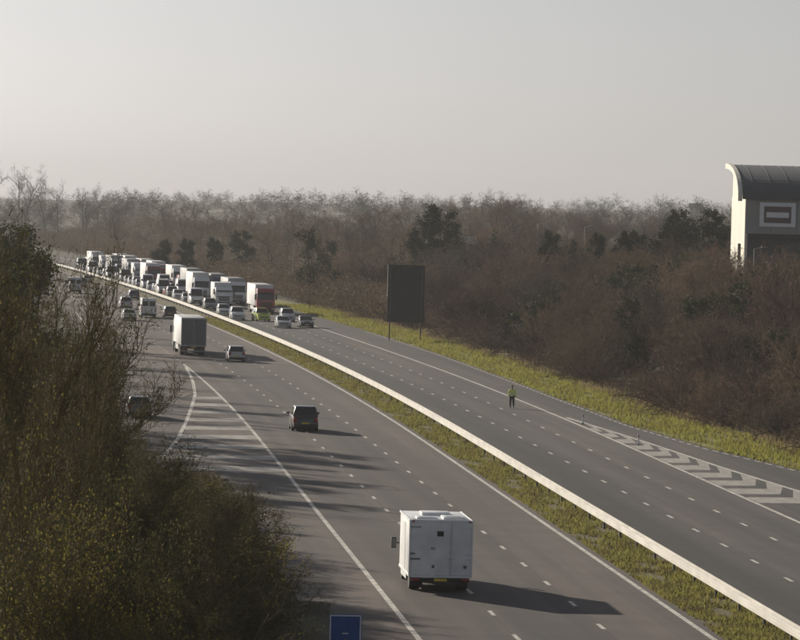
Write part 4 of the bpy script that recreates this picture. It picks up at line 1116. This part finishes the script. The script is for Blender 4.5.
# ------------------------------------------------------------------ patrol officer on the empty lanes
def officer():
    loc = rp(331.0, 22.25, .006)
    root = thing("person", "person in a yellow green high visibility jacket walking on the empty far carriageway", "person", loc, head(330)+R(165))
    def skin(name, J, E, mat, sub=2, rootv=0, parent=root):
        me = bpy.data.meshes.new(name); me.from_pydata([j[:3] for j in J], E, [])
        o = bpy.data.objects.new(name, me); COL.objects.link(o)
        md = o.modifiers.new("s", 'SKIN'); md.use_smooth_shade = True
        for i, j in enumerate(J):
            r_ = j[3]; me.skin_vertices[0].data[i].radius = r_ if isinstance(r_, tuple) else (r_, r_)
            me.skin_vertices[0].data[i].use_root = (i == rootv)
        s_ = o.modifiers.new("u", 'SUBSURF'); s_.levels = sub; s_.render_levels = sub
        dg = bpy.context.evaluated_depsgraph_get()
        nm = bpy.data.meshes.new_from_object(o.evaluated_get(dg)); nm.name = name
        bpy.data.objects.remove(o)
        nm.materials.clear(); nm.materials.append(MATS[mat])
        return link(bpy.data.objects.new(name, nm), parent)
    J = [(0, 0, .95, .14), (0, 0, 1.12, .14), (0, .01, 1.38, .15), (0, .01, 1.50, .06), (0, .02, 1.58, .06), (0, .03, 1.68, .095), (0, .03, 1.77, .075),
         (.10, 0, .88, .095), (.11, .10, .50, .065), (.11, .04, .10, .045), (.12, .16, .05, .04),
         (-.10, 0, .88, .095), (-.11, -.02, .50, .065), (-.11, -.20, .12, .045), (-.12, -.10, .05, .04),
         (.19, 0, 1.42, .065), (.27, -.05, 1.17, .05), (.28, .06, .95, .038), (.28, .10, .86, .035),
         (-.19, 0, 1.42, .065), (-.27, .02, 1.16, .05), (-.29, .15, .98, .038), (-.29, .20, .90, .035)]
    E = [(0, 1), (1, 2), (2, 3), (3, 4), (4, 5), (5, 6), (0, 7), (7, 8), (8, 9), (9, 10), (0, 11), (11, 12), (12, 13), (13, 14), (2, 15), (15, 16), (16, 17), (17, 18), (2, 19), (19, 20), (20, 21), (21, 22)]
    skin("body", J, E, "skin")
    for s, base in ((1, 18), (-1, 22)):
        hx_, hy, hz = J[base][:3]
        for k in range(5):
            a = (k-2)*.018
            d = Vector((0, .02, -.07)) if k else Vector((-.03*s, .03, -.03))
            p = Vector((hx_, hy+a, hz))
            skin("finger", [(*p, .011), (*(p+d*.6), .010), (*(p+d*1.15+Vector((-.008*s, 0, 0))), .008)], [(0, 1), (1, 2)], "skin", 1)
    # jacket with sleeves, trousers, boots, helmet-free hair, reflective bands
    Jk = [(0, 0, .84, (.205, .175)), (0, 0, 1.0, (.19, .165)), (0, 0, 1.2, (.185, .16)), (0, .01, 1.40, (.19, .15)), (0, .01, 1.50, (.09, .09)),
          (.20, 0, 1.42, .088), (.275, -.05, 1.17, .072), (.285, .06, .95, .06), (-.20, 0, 1.42, .088), (-.275, .02, 1.16, .072), (-.295, .15, .99, .06)]
    skin("jacket", Jk, [(0, 1), (1, 2), (2, 3), (3, 4), (3, 5), (5, 6), (6, 7), (3, 8), (8, 9), (9, 10)], "hivis_cloth")
    Tr = [(0, 0, .93, (.16, .15)), (.105, 0, .86, .12), (.112, .10, .50, .088), (.112, .04, .10, .07), (-.105, 0, .86, .12), (-.112, -.02, .50, .088), (-.112, -.19, .13, .07)]
    skin("trousers", Tr, [(0, 1), (1, 2), (2, 3), (0, 4), (4, 5), (5, 6)], "trousers")
    for x, y in ((.115, .04), (-.115, -.20)):
        skin("boot", [(x, y-.03, .06, .055), (x, y+.06, .05, .05), (x, y+.17, .04, .042)], [(0, 1), (1, 2)], "boots", 1)
    skin("hair", [(0, .005, 1.70, .10), (0, .01, 1.78, .092), (0, .02, 1.81, .05)], [(0, 1), (1, 2)], "hair", 2)
    nose = MB().hexa([(-.015, .115, 1.655), (.015, .115, 1.655), (.012, .145, 1.655), (-.012, .145, 1.655), (-.006, .115, 1.70), (.006, .115, 1.70), (.005, .125, 1.70), (-.005, .125, 1.70)]).build("nose", "skin", root)
    for s in (-1, 1):
        MB().lathe([(.002, .0), (.012, .004), (.002, .01)], 'y', 8, (s*.035, .115, 1.70)).build("eye", "boots", root)
        MB().lathe([(.012, .0), (.026, .006), (.012, .014)], 'x', 8, (s*.098-.007, .03, 1.69)).build("ear", "skin", root)
    MB().box(-.022, .022, .112, .122, 1.628, 1.636).build("mouth", "lamp_red", root)
    m = MB()
    for z in (1.02, 1.20):
        n = 18; vs = []
        for zz in (z-.025, z+.025):
            for i in range(n):
                a = 2*math.pi*i/n; vs.append((.197*math.cos(a), .172*math.sin(a), zz))
        m.add(vs, [(i, (i+1) % n, n+(i+1) % n, n+i) for i in range(n)])
    m.build("reflective_band", "reflective", root)
officer()

# ------------------------------------------------------------------ signs, posts, lamp columns
# big direction sign seen from behind
def big_sign():
    b = rp(489, 30.4)
    t = thing("direction_sign", "tall dark grey backed direction sign on posts at the edge of the verge", "sign", (b[0], b[1], 0.0), head(489))
    W, z0, z1 = 4.3, 2.1, 8.7
    MB().box(-W/2, W/2, 0, .07, z0, z1).build("panel", "sign_back", t, bevel=.015, segs=1)
    MB().box(-W/2+.02, W/2-.02, .072, .078, z0+.02, z1-.02).build("face", "sign_blue", t)
    for k in range(9):
        z = z0+.35+k*.74
        MB().box(-W/2+.08, W/2-.08, -.05, -.001, z-.04, z+.04).build("stiffener", "sign_back", t, smooth=False)
    for x in (-1.85, 1.75):
        MB().tube((x, -.13, 0), (x, -.13, z1-.3), .075, n=10).build("post", "post_steel", t)
    MB().box(-W/2-.016, -W/2-.001, -.02, .09, z0+2.9, z1).build("lit_edge_strip", "sign_edge_lit", t)  # sunlight on the upper left edge, painted as a pale strip
big_sign()

def blue_sign():
    y = 135.0
    p = rp(y, -3.93)
    t = thing("blue_sign", "small blue rectangular sign with white border beside the hard shoulder", "sign", (p[0], p[1], float(height(p[0], p[1]))-.05), head(y))
    z0, z1, w = 1.15, 2.78, .52
    MB().box(-w, w, 0, .03, z0, z1).build("panel", "sign_blue", t, bevel=.01, segs=1)
    m = MB(); e = .045
    m.box(-w+.02, w-.02, -.006, -.001, z1-.02-e, z1-.02); m.box(-w+.02, w-.02, -.006, -.001, z0+.02, z0+.02+e)
    m.box(-w+.02, -w+.02+e, -.006, -.001, z0+.02+e, z1-.02-e); m.box(w-.02-e, w-.02, -.006, -.001, z0+.02+e, z1-.02-e)
    m.build("border", "sign_white", t, smooth=False)
    MB().box(-.10, .10, -.006, -.001, z1-.62, z1-.585).build("white_mark", "sign_white", t, smooth=False)
    for s in (-1, 1):
        MB().tube((s*.36, .075, 0), (s*.36, .075, z1-.1), .04, n=8).build("post", "galvanised", t)
blue_sign()

def marker_post(y, t_, label):
    p = rp(y, t_)
    t = thing("marker_post", label, "marker post", (p[0], p[1], 0.006), head(y))
    MB().hexa([(-.06, -.04, 0), (.06, -.04, 0), (.06, .04, 0), (-.06, .04, 0), (-.05, -.03, .75), (.05, -.03, .75), (.05, .03, .80), (-.05, .03, .80)]).build("post", "sign_white", t, bevel=.01, segs=1)
    MB().box(-.045, .045, -.046, -.036, .52, .66).build("reflector", "lamp_red", t)
    MB().box(-.13, .13, -.10, .10, 0, .05).build("base", "black_plastic", t)
marker_post(309, 24.95, "white marker post standing at the tip of the chevron gore")
marker_post(283, 25.4, "white marker post standing among the first wide chevrons")

def lamp_column(x, y, h, arm, label, group):
    z = float(height(x, y))
    t = thing("lamp_column", label, "lamp column", (x, y, z-.05), rnd.random()*.4, group)
    MB().lathe([(.13, 0), (.13, 1.3), (.08, 1.5), (.05, h)], 'z', 8).build("column", "galvanised", t)
    MB().tube((0, 0, h-.05), (arm, 0, h+.18), .04).build("arm", "galvanised", t)
    MB().hexa([(arm-.05, -.12, h+.12), (arm+.55, -.12, h+.16), (arm+.55, .12, h+.16), (arm-.05, .12, h+.12), (arm-.05, -.09, h+.24), (arm+.5, -.09, h+.25), (arm+.5, .09, h+.25), (arm-.05, .09, h+.24)]).build("lantern", "grey_steel", t, bevel=.02)
for (x, y, h) in ((21.8, 690, 8.2), (29.8, 700, 8.0), (42.0, 705, 7.0), (-17.5, 690, 9.0)):
    lamp_column(x, y, h, .9, "slim lamp column rising out of the bare woodland", "lamp columns in the woodland")
lamp_column(36.2, 440, 7.6, .8, "slim lamp column in front of the dark lower wall of the arched building", None)
lamp_column(-59.5, 795, 7.0, .5, "pale slim column beside the queue at the bend", None)

# ------------------------------------------------------------------ arched-roof building
def building():
    bx0, by0 = 38.6, 482.0
    gz = float(height(bx0+10, by0+10)) - .6
    b = thing("arched_building", "large grey building with curved dark metal roof and a framed sign", "building", (bx0, by0, gz), 0.0)
    Wd, Dp = 34.0, 20.0
    zs, ze, zr = 13.4-gz, 17.5-gz, 21.3-gz
    MB().box(.25, Wd, .35, Dp, 0, zs).build("lower_wall", "cladding_dark", b, smooth=False)
    MB().box(-.02, Wd, 0, Dp, zs+.002, ze).build("upper_wall", "wall_grey", b, smooth=False)
    MB().box(-.06, .26, .02, Dp-.02, 0, ze+.01).build("end_wall", "wall_cream", b, smooth=False)
    # curved roof: rises from the front eaves to the ridge at the back
    n = 14; V = []; prof = []
    for i in range(n+1):
        a = (math.pi/2)*i/n
        prof.append((-.5 + (Dp+.3)*(1-math.cos(a)), ze + .02 + (zr-ze)*math.sin(a)))
    m = MB()
    for i in range(n):
        (ya, za), (yb, zb) = prof[i], prof[i+1]
        m.hexa([(-.45, ya, za-.28), (Wd+.5, ya, za-.28), (Wd+.5, yb, zb-.28), (-.45, yb, zb-.28), (-.45, ya, za), (Wd+.5, ya, za), (Wd+.5, yb, zb), (-.45, yb, zb)])
    rf = m.build("roof", "roof_metal", b, smooth=False)
    for k in range(17):
        x = .8+k*2.0; sm = MB()
        for i in range(n):
            (ya, za), (yb, zb) = prof[i], prof[i+1]
            sm.hexa([(x-.04, ya, za+.002), (x+.04, ya, za+.002), (x+.04, yb, zb+.002), (x-.04, yb, zb+.002), (x-.04, ya, za+.03), (x+.04, ya, za+.03), (x+.04, yb, zb+.03), (x-.04, yb, zb+.03)])
        sm.build("seam", "roof_metal", rf, smooth=False)
    tr = MB()
    for i in range(n):
        (ya, za), (yb, zb) = prof[i], prof[i+1]
        tr.hexa([(-.95, ya, za-.5), (-.47, ya, za-.5), (-.47, yb, zb-.5), (-.95, yb, zb-.5), (-.95, ya, za+.1), (-.47, ya, za+.1), (-.47, yb, zb+.1), (-.95, yb, zb+.1)])
    tr.build("verge_trim", "wall_cream", rf, smooth=False)
    # end wall infill up to the curve
    ev = [(.1, p[0], p[1]-.3) for p in prof if p[0] >= 0] + [(.1, Dp, ze)]
    ev = [(.1, 0.02, ze+.012)] + ev
    k = len(ev)
    MB().add([(x-.1, y, z) for x, y, z in ev] + [(x+.1, y, z) for x, y, z in ev], [tuple(range(k)), tuple(range(2*k-1, k-1, -1))] + [(i, k+i, k+(i+1) % k, (i+1) % k) for i in range(k)]).build("end_gable", "wall_cream", b, smooth=False)
    for k in range(1, 12):
        MB().box(k*2.9-.025, k*2.9+.025, -.012, -.001, zs+.1, ze-.05).build("panel_joint", "cladding_dark", b, smooth=False)
        MB().box(k*2.9-1.35, k*2.9+1.35, .30, .348, .6, zs-.9).build("cladding_panel", "cladding_dark", b, smooth=False)
    MB().box(.3, Wd, -.25, .3, zs-.5, zs-.02).build("canopy", "black_plastic", b, smooth=False)
    MB().box(-.085, -.06, 5, 9, zs-3.2, zs-1.2).build("end_window", "glass_dark", b, smooth=False)
    sg = MB().box(1.55, 5.6, -.16, -.014, ze-3.3, ze-.55).build("sign_board", "sign_white", b, bevel=.03, segs=1)
    MB().box(2.05, 5.1, -.20, -.162, ze-2.85, ze-1.0).build("sign_face", "panel_maroon", sg, smooth=False)
    MB().box(2.30, 4.85, -.23, -.202, ze-2.25, ze-1.65).build("sign_band", "sign_white", sg, smooth=False)
building()

def barn():
    x, y = 9.2, 760
    z = float(height(x, y))
    t = thing("pale_roofed_shed", "low shed with pale roof half hidden by the bare trees", "shed", (x, y, z-.1), .1)
    MB().box(-4, 4, 0, 8, 0, 4.0).build("wall", "brick_far", t, smooth=False)
    MB().hexa([(-4.3, -.3, 4.0), (4.3, -.3, 4.0), (4.3, 8.3, 4.0), (-4.3, 8.3, 4.0), (-4.3, 3.9, 5.4), (4.3, 3.9, 5.4), (4.3, 4.1, 5.4), (-4.3, 4.1, 5.4)]).build("roof", "roof_pale", t, smooth=False)
    for k in range(3):
        MB().box(-3+k*2.4, -1.8+k*2.4, -.03, 0.0, 1.5, 3.0).build("window", "glass_dark", t, smooth=False)
barn()
def tower():
    x, y = 163, 2400
    z = float(height(x, y))
    t = thing("distant_tower", "small dark flat topped tower on the hazy skyline", "tower", (x, y, z-.3), .2)
    MB().box(-3.4, 3.4, -3.4, 3.4, 0, 12).build("shaft", "concrete", t, smooth=False)
    MB().box(-4.2, 4.2, -4.2, 4.2, 12.0, 14.6).build("head", "cladding_dark", t, bevel=.3)
    for k in range(3):
        MB().box(-2.4+k*1.8, -1.4+k*1.8, -3.45, -3.40, 6, 8).build("window", "glass_dark", t, smooth=False)
tower()

# ------------------------------------------------------------------ haze
hm = bpy.data.materials.new("haze"); hm.use_nodes = True
hn = hm.node_tree
hn.nodes.remove(hn.nodes["Principled BSDF"])
pv = hn.nodes.new("ShaderNodeVolumePrincipled")
pv.inputs['Color'].default_value = (0.93, 0.94, 0.96, 1)
pv.inputs['Density'].default_value = 0.00011
pv.inputs['Anisotropy'].default_value = 0.0
hn.links.new(pv.outputs[0], hn.nodes["Material Output"].inputs['Volume'])
MATS["haze"] = hm
hz = MB().box(-1600, 1600, -400, 6500, -12, 70).build("haze", "haze", smooth=False)
tag(hz, "thin pale winter haze over the motorway and woods", "haze", kind="stuff")
